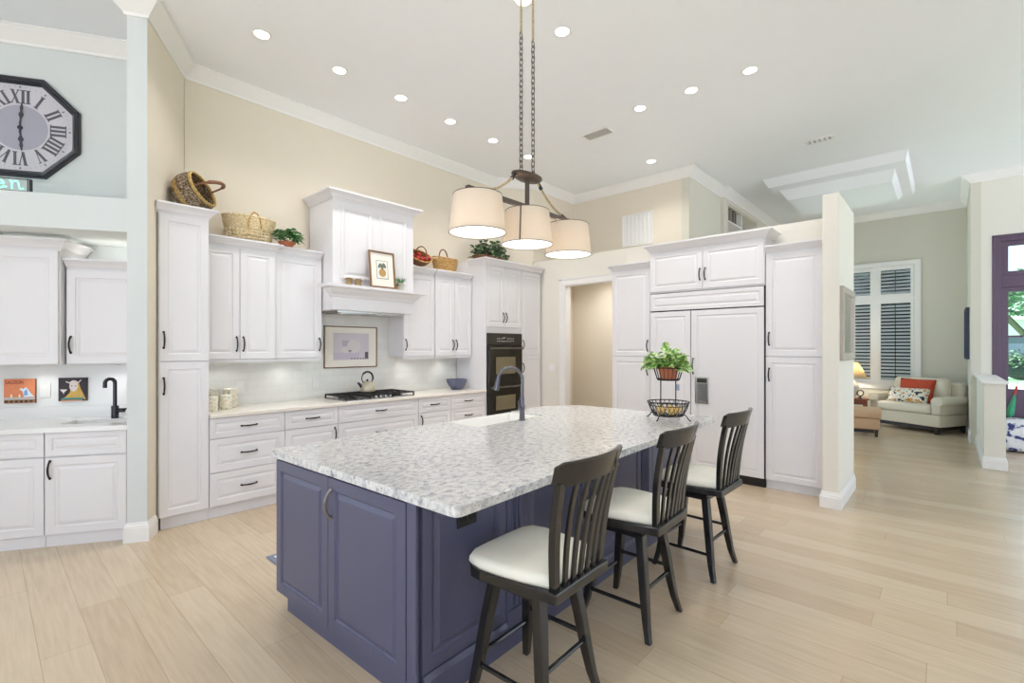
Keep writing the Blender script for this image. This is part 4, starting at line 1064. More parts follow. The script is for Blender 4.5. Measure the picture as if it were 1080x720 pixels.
# fruit print on the mantel
t = framed('framed_print', 'brown framed botanical fruit print leaning on the hood mantel', (3.065, 4.752, 2.182), 0, 0.33, 0.42, 'goldframe', 0.02, tilt=R(6))
m = MB(); rect(m, -0.075, 0.075, 0.105, 0.315, -0.0092, 1); rect(m, -0.07, 0.07, 0.11, 0.31, -0.0098, 0)
m.mi = 2; m.prism([(0.0 + 0.046 * math.cos(2 * PI * i / 24), 0.175 + 0.046 * math.sin(2 * PI * i / 24)) for i in range(24)], -0.0108, -0.0102, lambda a, b, c: (a, c, b))
m.mi = 3
for cx, cz, an in ((-0.03, 0.255, 55), (0.028, 0.26, 120), (0.0, 0.24, 90)):
    m.prism([(cx + 0.034 * math.cos(2 * PI * i / 14) * math.cos(R(an)) - 0.018 * math.sin(2 * PI * i / 14) * math.sin(R(an)), cz + 0.034 * math.cos(2 * PI * i / 14) * math.sin(R(an)) + 0.018 * math.sin(2 * PI * i / 14) * math.cos(R(an))) for i in range(14)], -0.0108, -0.0103, lambda a, b, c: (a, c, b))
m.build('print', [mat('print_paper', (236, 232, 222), 0.8), mat('print_line', (90, 84, 78), 0.8), mat('print_pear', (190, 150, 90), 0.8), mat('print_leaf', (112, 122, 104), 0.8)], t)
# mantel ornaments
def cup(label, x):
    c = thing('wooden_cup', label, 'ornament', (x, 4.785, 2.181), group='small wooden cups on the hood mantel')
    mm = MB(); mm.lathe([(0.034, 0), (0.04, 0.006), (0.03, 0.03), (0.034, 0.05), (0.046, 0.062), (0.042, 0.064), (0.001, 0.05)], 20, cap1=False); mm.build('bowl', mat('carved_wood', (164, 138, 98), 0.5, var=0.15), c, smooth=True)
    mm = MB(); mm.lathe([(0.036, 0.0645), (0.044, 0.067), (0.03, 0.078), (0.001, 0.08)], 20, cap1=False); mm.build('lid', mat('carved_wood_dark', (130, 104, 72), 0.5), c, smooth=True)
cup('small squat wooden cup on the mantel, left one of the pair', 2.665); cup('small squat wooden cup on the mantel, right one of the pair', 2.775)

# ---- plants
def leaf(mm, base, direction, L, Wd, droop=0.3, roll=0.0, fold=0.15):
    d = Vector(direction).normalized()
    side = d.cross(Vector((0, 0, 1)))
    if side.length < 1e-3: side = Vector((1, 0, 0))
    side.normalize(); up = side.cross(d).normalized()
    side = (side * math.cos(roll) + up * math.sin(roll)); up = side.cross(d).normalized()
    prof = [(0, 0.04), (0.2, 0.72), (0.45, 1.0), (0.7, 0.78), (0.9, 0.3), (1, 0.02)]
    rows = []
    for q, wq in prof:
        c = Vector(base) + d * L * q - Vector((0, 0, 1)) * droop * L * q * q
        s_ = side * Wd / 2 * wq
        rows.append([c - s_ + up * fold * Wd * wq, c, c + s_ + up * fold * Wd * wq])
    R_ = [[mm.v(p) for p in r] for r in rows]
    for a, b in zip(R_, R_[1:]):
        for i in range(2): mm.face([a[i], a[i + 1], b[i + 1], b[i]])
def bush(n, rx, ry, rz, L, Wd, c=(0, 0, 0), flat=0.0, rnd=None, droop=(0.1, 0.6)):
    rnd = rnd or random.Random(3); mm = MB()
    for _ in range(n):
        a = rnd.uniform(0, 2 * PI); e = rnd.uniform(-0.15, 1.0); k = rnd.uniform(0.45, 1.0)
        b = Vector((c[0] + rx * k * math.cos(a) * math.sqrt(max(0.05, 1 - e * abs(e))), c[1] + ry * k * math.sin(a) * math.sqrt(max(0.05, 1 - e * abs(e))), c[2] + rz * k * e))
        d = Vector((math.cos(a + rnd.uniform(-0.7, 0.7)), math.sin(a + rnd.uniform(-0.7, 0.7)), rnd.uniform(-0.1, 0.9)))
        s_ = rnd.uniform(0.7, 1.15); leaf(mm, b, d, L * s_, Wd * s_, rnd.uniform(*droop), rnd.uniform(-0.6, 0.6))
    return mm
def stems(n, rx, ry, h, r=0.003, c=(0, 0, 0), rnd=None):
    rnd = rnd or random.Random(5); mm = MB()
    for _ in range(n):
        a = rnd.uniform(0, 2 * PI); k = rnd.uniform(0.3, 0.9)
        mm.tube([c, (c[0] + rx * k * 0.4 * math.cos(a), c[1] + ry * k * 0.4 * math.sin(a), c[2] + h * 0.6), (c[0] + rx * k * math.cos(a), c[1] + ry * k * math.sin(a), c[2] + h * rnd.uniform(0.7, 1))], r, 5)
    return mm
def pot_mb(r0, r1, h, rim=0.012):
    mm = MB(); mm.lathe([(r0, 0), (r1 * 0.97, h - rim * 1.6), (r1 * 1.08, h - rim * 1.6), (r1 * 1.1, h), (r1 * 0.98, h), (r1 * 0.95, h - 0.012), (0.001, h - 0.014)], 26, cap1=False); return mm
# mantel plant
t = thing('potted_plant', 'small spiky green plant in a pale pot on the hood mantel', 'plant', (3.325, 4.785, 2.181))
pot_mb(0.034, 0.044, 0.085, 0.006).build('pot', mat('sage_pot', (196, 194, 178), 0.5), t, smooth=True)
m = MB(); rnd = random.Random(11)
for i in range(34):
    a = rnd.uniform(0, 2 * PI); leaf(m, (0.015 * math.cos(a), 0.015 * math.sin(a), 0.075), (math.cos(a), math.sin(a), rnd.uniform(0.5, 2.6)), rnd.uniform(0.08, 0.14), 0.013, rnd.uniform(0.1, 0.7))
m.build('foliage', 'leafgreen', t)
t2 = thing('potted_plant', 'tiny dried plant in a tan pot between the fruit print and the spiky plant', 'plant', (3.262, 4.765, 2.181))
pot_mb(0.016, 0.02, 0.045, 0.004).build('pot', mat('tan_pot', (172, 150, 112), 0.6), t2, smooth=True)
m = MB()
for i in range(14):
    a = rnd.uniform(0, 2 * PI); leaf(m, (0, 0, 0.04), (math.cos(a), math.sin(a), rnd.uniform(0.8, 2.5)), rnd.uniform(0.04, 0.07), 0.008, 0.3)
m.build('foliage', 'leafdark', t2)

# ---- baskets
def coil_basket(rows, r=0.009, segs=48, amp=0.0025, sx=1, sy=1, ph=0):
    """stacked woven coils; rows = (radius, z)"""
    mm = MB()
    for k, (rad, z) in enumerate(rows):
        pts = []
        for i in range(segs):
            a = 2 * PI * i / segs
            w = amp * (1 if (i + k) % 2 else -1)
            pts.append(((rad + w) * sx * math.cos(a), (rad + w) * sy * math.sin(a), z))
        mm.tube(pts, r, 6, closed=True)
    return mm
def rowsof(prof, n):
    out = []
    for i in range(n):
        q = i / (n - 1) * (len(prof) - 1); k = min(int(q), len(prof) - 2); f = q - k
        out.append((prof[k][0] * (1 - f) + prof[k + 1][0] * f, prof[k][1] * (1 - f) + prof[k + 1][1] * f))
    return out
# large two-tone market basket tipped on its side on the pantry
zb = 2.7055
t = thing('market_basket', 'round brown two-tone grass basket tipped on its side on the tall pantry', 'basket', (1.262, 5.00, zb + 0.172), rot=(R(16), R(64), R(-28)))
prof = [(0.03, -0.11), (0.11, -0.10), (0.155, -0.055), (0.172, 0.0), (0.168, 0.05), (0.155, 0.10)]
R1 = rowsof(prof, 22)
coil_basket(R1[:9], 0.0085, 64).build('bowl_base', 'bolga', t, smooth='all')
coil_basket(R1[9:12], 0.0085, 64).build('color_band', 'bolgagold', t, smooth='all')
coil_basket(R1[12:20], 0.0085, 64).build('bowl_wall', 'bolga', t, smooth='all')
coil_basket([(0.156, 0.098), (0.155, 0.108)], 0.01, 64).build('rim', 'bolgagold', t, smooth='all')
m = MB(); m.lathe([(0.001, -0.108), (0.105, -0.096), (0.15, -0.055), (0.167, 0.0), (0.163, 0.05), (0.15, 0.10)], 40, cap0=False, cap1=False); m.build('lining', mat('basket_lining', (112, 78, 52), 0.8, var=0.25, scale=40), t, smooth='all')
m = MB(); m.tube([(0.02 * math.sin(PI * i / 18), 0.15 * math.cos(PI * i / 18), 0.10 + 0.175 * math.sin(PI * i / 18) ** 0.7) for i in range(19)], [0.008] * 4 + [0.016] * 11 + [0.008] * 4, 10); m.build('handle', 'leather', t, smooth=True)
# hamper
zb = 2.5445
t = thing('wicker_hamper', 'large pale openwork wicker basket on the two-door cabinet beside the pantry', 'basket', (1.815, 5.21, zb))
Wb, Db = 0.215, 0.13
coil_basket([(Wb * (0.92 + 0.09 * i / 4), 0.016 + 0.033 * i) for i in range(4)], 0.0065, 60, 0.003, 1, Db / Wb).build('lattice_rows', 'wickerpale', t, smooth='all')
m = MB()
for i in range(30):
    a = 2 * PI * i / 30
    m.tube([(Wb * 0.92 * math.cos(a), Db * 0.92 * math.sin(a), 0.004), (Wb * 1.02 * math.cos(a), Db * 1.02 * math.sin(a), 0.14)], 0.006, 6)
m.lathe([(0.001, 0.003), (Wb * 0.9, 0.003), (Wb * 0.9, 0.008), (0.001, 0.008)], 40, sy=Db / Wb, cap0=False, cap1=False)
m.build('lattice_stakes', 'wickerpale', t, smooth='all')
coil_basket([(Wb * (1.02 + 0.10 * math.sin(i / 9 * 1.4)), 0.142 + 0.0125 * i) for i in range(9)], 0.0085, 60, 0.003, 1, Db / Wb).build('woven_band', 'wickerpale', t, smooth='all')
m = MB(); m.tube([(Wb * 1.12 * math.cos(2 * PI * i / 60), Db * 1.12 * math.sin(2 * PI * i / 60), 0.252 + 0.006 * (i % 2)) for i in range(60)], 0.012, 8, closed=True); m.build('rim', 'wickerpale', t, smooth='all')
for sy_ in (-1, 1):
    m = MB(); m.tube([(0.06 * math.cos(PI * i / 12), sy_ * Db * 1.14 - 0.002 * sy_, 0.14 + 0.155 * math.sin(PI * i / 12)) for i in range(13)], 0.009, 8); m.build('handle', 'wicker', t, smooth=True)
# ivy next to the hamper
t = thing('potted_plant', 'small green ivy in a clay dish beside the wicker hamper', 'plant', (2.12, 5.06, zb))
pot_mb(0.055, 0.075, 0.05, 0.008).build('pot', 'terracotta', t, smooth=True)
bush(190, 0.125, 0.09, 0.125, 0.06, 0.038, (0.015, 0, 0.075), rnd=random.Random(21)).build('foliage', 'leafgreen', t)
# apple trug
t = thing('apple_basket', 'oval wicker trug tipped forward full of red apples, right of the range hood', 'basket', (3.80, 5.12, zb + 0.072), rot=(R(48), 0, R(4)))
rows = [(0.11 + 0.05 * (i / 8) ** 0.6, 0.012 + 0.012 * i) for i in range(9)]
coil_basket(rows, 0.0075, 56, 0.003, 1.12, 0.72).build('woven_body', 'leather', t, smooth='all')
m = MB(); m.lathe([(0.001, 0.01), (0.108, 0.01), (0.15, 0.105)], 40, sx=1.12, sy=0.72, cap0=False, cap1=False); m.build('lining', mat('trug_lining', (120, 82, 50), 0.8), t, smooth='all')
m = MB(); m.tube([(0.165 * 1.12 * math.cos(2 * PI * i / 48), 0.165 * 0.72 * math.sin(2 * PI * i / 48), 0.112) for i in range(48)], 0.010, 8, closed=True); m.build('rim', 'wicker', t, smooth='all')
m = MB(); m.tube([(0.0, 0.118 * math.cos(PI * i / 16), 0.115 + 0.115 * math.sin(PI * i / 16)) for i in range(17)], 0.007, 8); m.build('handle', 'leather', t, smooth=True)
trug = t
AP = None
mt = Matrix.Rotation(R(4), 4, 'Z') @ Matrix.Rotation(R(48), 4, 'X')
for i, (ax, ay, lb) in enumerate(((-0.132, -0.01, 'leftmost apple'), (-0.068, -0.045, 'second apple from the left'), (0.0, -0.052, 'middle apple'), (0.068, -0.045, 'second apple from the right'), (0.132, -0.01, 'rightmost apple'), (0.0, 0.035, 'apple at the back under the handle'))):
    w = mt @ Vector((ax, ay, 0.096)); pos = (3.80 + w.x, 5.12 + w.y, zb + 0.072 + w.z)
    label = 'red apple in the tipped wicker trug, ' + lb
    if AP is None:
        AP = thing('apple', label, 'fruit', pos, group='red apples in the wicker trug')
        m = MB(); m.lathe([(0.001, -0.028), (0.012, -0.03), (0.026, -0.018), (0.034, 0.004), (0.03, 0.022), (0.016, 0.03), (0.006, 0.026), (0.001, 0.02)], 20, cap0=False, cap1=False); m.build('flesh', 'red', AP, smooth='all')
        m = MB(); m.tube([(0, 0, 0.022), (0.003, 0.001, 0.036)], 0.0016, 6); m.build('stem', 'bark', AP)
    else: dup(AP, pos, R(40 * i), label)
# willow basket
t = thing('willow_basket', 'honey-coloured willow basket with a tall hoop handle between the apples and the ivy', 'basket', (4.30, 5.14, zb))
rows = [(0.15 + 0.04 * (i / 11), 0.01 + 0.0135 * i) for i in range(12)]
coil_basket(rows, 0.0085, 60, 0.0035, 1.05, 0.62).build('woven_body', 'wicker', t, smooth='all')
m = MB(); m.lathe([(0.001, 0.006), (0.145, 0.006), (0.18, 0.16)], 40, sx=1.05, sy=0.62, cap0=False, cap1=False); m.build('lining', mat('willow_lining', (168, 128, 74), 0.8, var=0.2, scale=30), t, smooth='all')
m = MB(); m.tube([(0.198 * math.cos(2 * PI * i / 48), 0.118 * math.sin(2 * PI * i / 48), 0.172 + 0.018 * abs(math.cos(2 * PI * i / 48)) ** 2) for i in range(48)], 0.011, 8, closed=True); m.build('rim', 'wicker', t, smooth='all')
m = MB(); m.tube([(0.075 * math.cos(PI * i / 18) - 0.03, 0.0, 0.16 + 0.15 * math.sin(PI * i / 18) ** 0.8) for i in range(19)], 0.0085, 8); m.build('handle', 'leather', t, smooth=True)
# big ivy on the oven tower
t = thing('ivy_planter', 'wide leafy ivy in a low wicker planter on top of the oven tower', 'plant', (5.12, 5.08, 2.765))
coil_basket([(0.26 + 0.012 * i, 0.01 + 0.014 * i) for i in range(6)], 0.009, 56, 0.003, 1, 0.5).build('planter', 'leather', t, smooth='all')
m = MB(); m.lathe([(0.001, 0.06), (0.27, 0.06), (0.27, 0.064), (0.001, 0.064)], 36, sy=0.5, cap0=False, cap1=False); m.build('soil', 'soil', t)
m = bush(340, 0.35, 0.19, 0.24, 0.085, 0.06, (0, 0, 0.09), rnd=random.Random(31)); m.build('foliage', 'leafdark', t)
stems(40, 0.3, 0.15, 0.26, 0.003, (0, 0, 0.06)).build('stem', 'bark', t)

# under-cabinet lights
PUCK = None
for x, y, z, lb in ((1.58, 5.22, 1.391, 'over the canisters'), (2.20, 5.24, 1.391, 'under the cabinet left of the range hood'), (3.78, 5.24, 1.391, 'under the cabinet right of the range hood'), (4.40, 5.24, 1.391, 'over the blue-gray bowl')):
    label = 'small round under-cabinet light ' + lb
    if PUCK is None:
        PUCK = thing('puck_light', label, 'light', (x, y, z), group='under-cabinet puck lights')
        m = MB(); m.lathe([(0.034, -0.0005), (0.036, -0.006), (0.033, -0.012), (0.026, -0.012), (0.026, -0.008)], 20, cap1=False); m.build('housing', 'trim', PUCK, smooth=True)
        m = MB(); m.lathe([(0.001, -0.0095), (0.0255, -0.0095), (0.0255, -0.0085), (0.001, -0.0085)], 20, cap0=False, cap1=False); m.build('lens', 'canglow', PUCK)
        d = bpy.data.lights.new('puck', 'SPOT'); d.energy = 1.7; d.spot_size = R(140); d.spot_blend = 0.8; d.shadow_soft_size = 0.03; d.color = (0.95, 1.0, 0.98)
        lo = bpy.data.objects.new('puck', d); COL.objects.link(lo); lo.parent = PUCK; lo.location = (0, 0, -0.014)
    else: dup(PUCK, (x, y, z), label=label)
q = al(-0.86, 0.55); dup(PUCK, (q[0], q[1], 1.369), label='small round under-cabinet light over the wet bar pictures')
q = al(-0.3, 0.55); dup(PUCK, (q[0], q[1], 1.369), label='small round under-cabinet light over the bar faucet')
# light strips on top of the wet bar cabinets
for s0, s1, tv, z, lb in ((-1.05, -0.62, 0.55, 2.3485, 'on top of the taller wet bar cabinet'), (-0.50, -0.06, 0.52, 2.2085, 'on top of the lower wet bar cabinet')):
    t = athing('light_strip', 'slim white light strip ' + lb, 'light', (s0 + s1) / 2, tv, z)
    hl = (s1 - s0) / 2
    m = MB(); m.box(-hl, hl, -0.012, 0.012, 0, 0.012); m.build('channel', 'trim', t)
    m = MB(); m.box(-hl + 0.004, hl - 0.004, -0.009, 0.009, 0.0122, 0.016); m.build('lens', 'canglow', t)
    d = bpy.data.lights.new('strip', 'AREA'); d.shape = 'RECTANGLE'; d.size = 2 * hl; d.size_y = 0.018; d.energy = 0.25; d.color = (0.97, 1, 0.97)
    lo = bpy.data.objects.new('strip', d); COL.objects.link(lo); lo.parent = t; lo.location = (0, 0, 0.02); lo.rotation_euler = (PI, 0, 0)

# ================================================================ WET BAR OBJECTS
t = athing('bar_faucet', 'dark steel high-arc faucet in the wet bar', 'faucet', -0.285, 0.50, 0.9055)
m = MB(); m.lathe([(0.027, 0), (0.027, 0.10), (0.024, 0.105), (0.016, 0.107)], 20); m.build('faucet_body', 'darkfaucet', t, smooth=True)
pts = [(0, 0, 0.105), (0, 0, 0.28)] + [(-0.034 * (1 - math.cos(PI * i / 10)) * 0.75, -0.034 * (1 - math.cos(PI * i / 10)) * 0.7, 0.30 + 0.036 * math.sin(PI * i / 10)) for i in range(11)] + [(-0.051, -0.048, 0.262)]
m = MB(); m.tube(pts, [0.0145] * (len(pts) - 1) + [0.016], 12); m.build('spout', 'darkfaucet', t, smooth=True)
m = MB(); m.tube([(0.026, 0, 0.065), (0.07, -0.005, 0.065)], 0.018, 12); m.tube([(0.06, -0.005, 0.065), (0.10, -0.01, 0.085)], 0.008, 8); m.build('lever', 'darkfaucet', t, smooth=True)
# pictures
def canvas(label, sv, w, h, z):
    q = al(sv, 0.6875); o = thing('canvas_picture', label, 'picture', (q[0], q[1], z), AA)
    return o
def poly(mm, mi, pts, y): mm.mi = mi; mm.prism(pts, y - 0.0006, y, lambda a, b, c: (a, c, b))
t = canvas('orange saloon picture on the wet bar wall', -1.028, 0.21, 0.205, 1.038)
m = MB(); m.box(-0.105, 0.105, -0.02, 0, 0, 0.205); m.build('canvas_block', mat('canvas_edge', (120, 84, 60), 0.8), t)
m = MB(); y = -0.0204
poly(m, 0, [(-0.105, 0.05), (0.105, 0.05), (0.105, 0.205), (-0.105, 0.205)], y)
poly(m, 1, [(-0.105, 0.03), (0.105, 0.03), (0.105, 0.05), (-0.105, 0.05)], y); poly(m, 2, [(-0.105, 0.0), (0.105, 0.0), (0.105, 0.03), (-0.105, 0.03)], y)
poly(m, 3, [(0.03, 0.052), (0.02, 0.10), (0.0, 0.115), (0.005, 0.128), (0.03, 0.12), (0.04, 0.135), (0.055, 0.125), (0.075, 0.085), (0.10, 0.055)], y - 0.0008)
poly(m, 4, [(0.03, 0.06), (0.032, 0.10), (0.05, 0.12), (0.058, 0.07)], y - 0.0016)
for sx_ in (-0.055, 0.0): poly(m, 5, [(sx_ - 0.006, 0.05), (sx_ + 0.006, 0.05), (sx_ + 0.005, 0.075), (sx_ - 0.005, 0.075)], y - 0.0008)
for k in range(6): poly(m, 6, [(-0.098 + k * 0.033, 0.006), (-0.076 + k * 0.033, 0.006), (-0.076 + k * 0.033, 0.024), (-0.098 + k * 0.033, 0.024)], y - 0.0008)
m.mi = 7; text_mesh(m, 'SALOON', 0.042, lambda a, b, c: (-0.035 + a * 0.72, y - 0.0016 - c, 0.175 + b), 0.0008)
m.build('painted_face', [mat('paint_orange', (222, 136, 94), 0.7, var=0.12, scale=20), mat('paint_gray', (182, 180, 178), 0.7), mat('paint_brown', (160, 116, 80), 0.7, var=0.2, scale=40), mat('paint_white', (214, 226, 236), 0.7), mat('paint_blue', (120, 160, 206), 0.7), mat('paint_cream', (240, 226, 196), 0.7), mat('paint_darkbrown', (72, 52, 40), 0.7), mat('paint_maroon', (120, 32, 34), 0.7)], t)
t = canvas('dark picture of a white-faced cow with a cocktail glass on the wet bar wall', -0.662, 0.20, 0.20, 1.046)
m = MB(); m.box(-0.10, 0.10, -0.02, 0, 0, 0.20); m.build('canvas_block', 'blackmat', t)
m = MB()
poly(m, 0, [(-0.10, 0), (0.10, 0), (0.10, 0.20), (-0.10, 0.20)], y)
poly(m, 2, [(-0.085, 0.012), (-0.05, 0.035), (-0.02, 0.07), (-0.01, 0.12), (0.02, 0.155), (0.045, 0.155), (0.06, 0.10), (0.085, 0.04), (0.095, 0.012)], y - 0.0008)
poly(m, 1, [(-0.018, 0.165), (-0.022, 0.12), (-0.012, 0.09), (0.005, 0.08), (0.025, 0.09), (0.038, 0.12), (0.038, 0.165), (0.02, 0.178), (0.0, 0.178)], y - 0.0016)
poly(m, 1, [(-0.018, 0.16), (-0.048, 0.172), (-0.046, 0.162), (-0.018, 0.15)], y - 0.0016); poly(m, 1, [(0.038, 0.16), (0.06, 0.185), (0.064, 0.178), (0.04, 0.15)], y - 0.0016)
poly(m, 4, [(-0.01, 0.125), (0.0, 0.125), (0.0, 0.133), (-0.01, 0.133)], y - 0.0024); poly(m, 4, [(0.018, 0.125), (0.028, 0.125), (0.028, 0.133), (0.018, 0.133)], y - 0.0024)
poly(m, 1, [(-0.09, 0.10), (-0.035, 0.10), (-0.06, 0.072), (-0.063, 0.055), (-0.066, 0.072)], y - 0.0016)
poly(m, 3, [(-0.075, 0.012), (0.08, 0.012), (0.085, 0.028), (-0.07, 0.028)], y - 0.0024); poly(m, 5, [(-0.08, 0.0), (0.07, 0.0), (0.07, 0.010), (-0.08, 0.010)], y - 0.0016)
m.build('painted_face', [mat('paint_charcoal', (56, 48, 54), 0.7, var=0.2, scale=30), mat('paint_facewhite', (226, 214, 210), 0.7), mat('paint_gold', (206, 168, 88), 0.7, var=0.2, scale=30), mat('paint_teal', (60, 146, 140), 0.7), mat('paint_eye', (70, 60, 66), 0.7), mat('paint_tan', (206, 140, 92), 0.7)], t)

# octagonal clock
q = al(-1.035, 0.6995)
t = thing('wall_clock', 'large black octagonal wall clock with Roman numerals, above the wet bar', 'clock', (q[0], q[1], 3.372), AA)
def octo(r, y): return [(r / math.cos(PI / 8) * math.cos(PI / 8 + PI / 4 * i), y, r / math.cos(PI / 8) * math.sin(PI / 8 + PI / 4 * i)) for i in range(8)]
m = MB(); m.loops([octo(0.42, 0), octo(0.42, -0.035), octo(0.41, -0.042), octo(0.398, -0.035), octo(0.385, -0.04), octo(0.37, -0.022), octo(0.362, -0.012)], True, False); m.build('frame', mat('black_clock_frame', (36, 36, 44), 0.3), t)
m = MB(); m.loops([octo(0.368, -0.004), octo(0.368, -0.010)]); dial = m.build('dial', mat('aged_clock_face', (204, 200, 206), 0.8, var=0.06, scale=8), t)
m = MB(); m.lathe([(0.001, 0), (0.19, 0), (0.19, 0.001), (0.001, 0.001)], 48, cap0=False, cap1=False, mtx=Matrix.Translation((0, -0.0102, 0)) @ Matrix.Rotation(R(90), 4, 'X')); m.build('inner_disc', mat('gray_clock_center', (168, 166, 178), 0.8, var=0.05), dial)
def roman(txt, hgt, fn):
    """serif strokes: (width, list of polygons) per glyph, joined into one numeral"""
    mm = MB(); H = hgt; b = 0.17 * H; th = 0.055 * H; sf = 0.06 * H
    def bar(x0, x1, w):   # stroke from the bottom (x0) to the top (x1)
        return [(x0 - w / 2, 0.001), (x0 + w / 2, 0.001), (x1 + w / 2, H - 0.001), (x1 - w / 2, H - 0.001)]
    def ser(x, z, w): return [(x - w / 2, z), (x + w / 2, z), (x + w / 2, z + sf), (x - w / 2, z + sf)]
    x = 0; polys = []
    for ch in txt:
        if ch == 'I':
            w = 0.30 * H; c = x + w / 2; polys += [bar(c, c, b), ser(c, 0, w), ser(c, H - sf, w)]
        elif ch == 'V':
            w = 0.62 * H; polys += [bar(x + w * 0.52, x + w * 0.22, b), bar(x + w * 0.52, x + w * 0.84, th), ser(x + w * 0.22, H - sf, w * 0.42), ser(x + w * 0.84, H - sf, w * 0.3)]
        else:
            w = 0.62 * H; polys += [bar(x + w * 0.80, x + w * 0.22, b), bar(x + w * 0.18, x + w * 0.82, th), ser(x + w * 0.22, H - sf, w * 0.4), ser(x + w * 0.82, H - sf, w * 0.3), ser(x + w * 0.80, 0, w * 0.4), ser(x + w * 0.18, 0, w * 0.3)]
        x += w * 1.02
    sc = min(1.0, 1.25 * H / x)
    for j, p in enumerate(polys):
        mm.prism([((px - x / 2) * sc, pz - H / 2) for px, pz in p], 0, 0.001 + 0.00002 * j, lambda u, v, d: fn(u, v, d))
    return mm
for k, s_ in enumerate(['XII', 'I', 'II', 'III', 'IIII', 'V', 'VI', 'VII', 'VIII', 'IX', 'X', 'XI']):
    a = k * PI / 6
    def fn(x, yy, zz, a=a):
        yy = yy + 0.262
        return (x * math.cos(a) + yy * math.sin(a), -0.0112 - zz, -x * math.sin(a) + yy * math.cos(a))
    roman(s_, 0.115, fn).build('numeral', M['numeral'], dial)
m = MB()
for k in range(60):
    a = k * PI / 30; r0, r1, w = (0.335, 0.352, 0.005) if k % 5 == 0 else (0.341, 0.348, 0.0012)
    c, s_ = math.cos(a), math.sin(a)
    m.prism([(r0 * s_ - w * c, r0 * c + w * s_), (r0 * s_ + w * c, r0 * c - w * s_), (r1 * s_ + w * c, r1 * c - w * s_), (r1 * s_ - w * c, r1 * c + w * s_)], -0.0125, -0.0115, lambda x, yy, zz: (x, zz, yy))
m.build('minute_marks', mat('mark_gray', (110, 108, 114), 0.7), dial)
def hand(name, ang, L, w, y):
    a = R(ang); c, s_ = math.cos(a), math.sin(a)
    prof = [(-0.05, 0.3), (0.0, 0.55), (L * 0.35, 0.5), (L * 0.5, 1.6), (L * 0.62, 0.6), (L * 0.75, 1.0), (L, 0.08)]
    pts = [(u, w * k) for u, k in prof] + [(u, -w * k) for u, k in prof[::-1]]
    mm = MB(); mm.prism([(u * s_ + v * c, u * c - v * s_) for u, v in pts], y - 0.002, y, lambda x, yy, zz: (x, zz, yy)); mm.build(name, mat(name + '_metal', (62, 60, 66), 0.5), t)
hand('minute_hand', 4, 0.22, 0.011, -0.017); hand('hour_hand', 177, 0.20, 0.013, -0.0145)
m = MB(); m.lathe([(0.018, 0), (0.018, 0.006), (0.001, 0.008)], 18, cap1=False, mtx=Matrix.Translation((0, -0.0125, 0)) @ Matrix.Rotation(R(90), 4, 'X')); m.build('hub', 'blackmat', t)
# neon sign standing on the soffit ledge
q = al(-0.90, 0.30)
t = thing('neon_sign', 'small green glowing neon Open sign on the ledge below the clock', 'sign', (q[0], q[1], 2.6605), AA)
m = MB()
def stroke(pts, r=0.0042): m.tube([(x, -0.012, z) for x, z in pts], r, 8)
bz, xh = 0.085, 0.062
arc = lambda cx, cz, rx, rz, a0, a1, n=16: [(cx + rx * math.cos(R(a0 + (a1 - a0) * i / n)), cz + rz * math.sin(R(a0 + (a1 - a0) * i / n))) for i in range(n + 1)]
stroke(arc(-0.24, bz + 0.045, 0.05, 0.05, 80, 430, 26))
stroke([(-0.165, bz - 0.035), (-0.165, bz + xh)]); stroke(arc(-0.135, bz + xh / 2, 0.03, xh / 2, 170, -150, 18))
stroke([(-0.075, bz + xh * 0.5), (-0.02, bz + xh * 0.55)] + arc(-0.045, bz + xh / 2, 0.03, xh / 2, 8, 320, 18) + [(0.0, bz + 0.012)])
stroke([(0.018, bz + xh * 0.95), (0.03, bz + xh), (0.033, bz)]); stroke([(0.034, bz + xh * 0.5)] + arc(0.055, bz + xh * 0.62, 0.02, xh * 0.36, 160, 0, 8) + [(0.078, bz + 0.012), (0.09, bz), (0.105, bz + 0.006)])
m.build('neon_tube', 'neon', t, smooth=True)
m = MB()
for zz in (bz - 0.012, bz + xh + 0.02): m.tube([(-0.31, 0, zz), (0.135, 0, zz)], 0.003, 6)
for xx in (-0.30, 0.125): m.tube([(xx, 0, 0.003), (xx, 0, bz + xh + 0.025)], 0.0035, 6); m.tube([(xx, -0.05, 0.003), (xx, 0.05, 0.003)], 0.0035, 6)
m.build('wire_frame', 'iron', t, smooth=True)
m = MB(); m.box(0.138, 0.152, -0.01, 0.01, bz - 0.01, bz + xh + 0.02); m.build('power_clip', 'blackmat', t)
m = MB(); m.tube([(0.07, 0.004, bz - 0.02), (0.10, 0.0, bz - 0.012), (0.122, -0.006, bz - 0.03), (0.112, -0.01, 0.035), (0.085, -0.014, 0.006)], 0.0045, 8); m.build('power_cord', mat('green_cord', (22, 84, 66), 0.5), t, smooth=True)

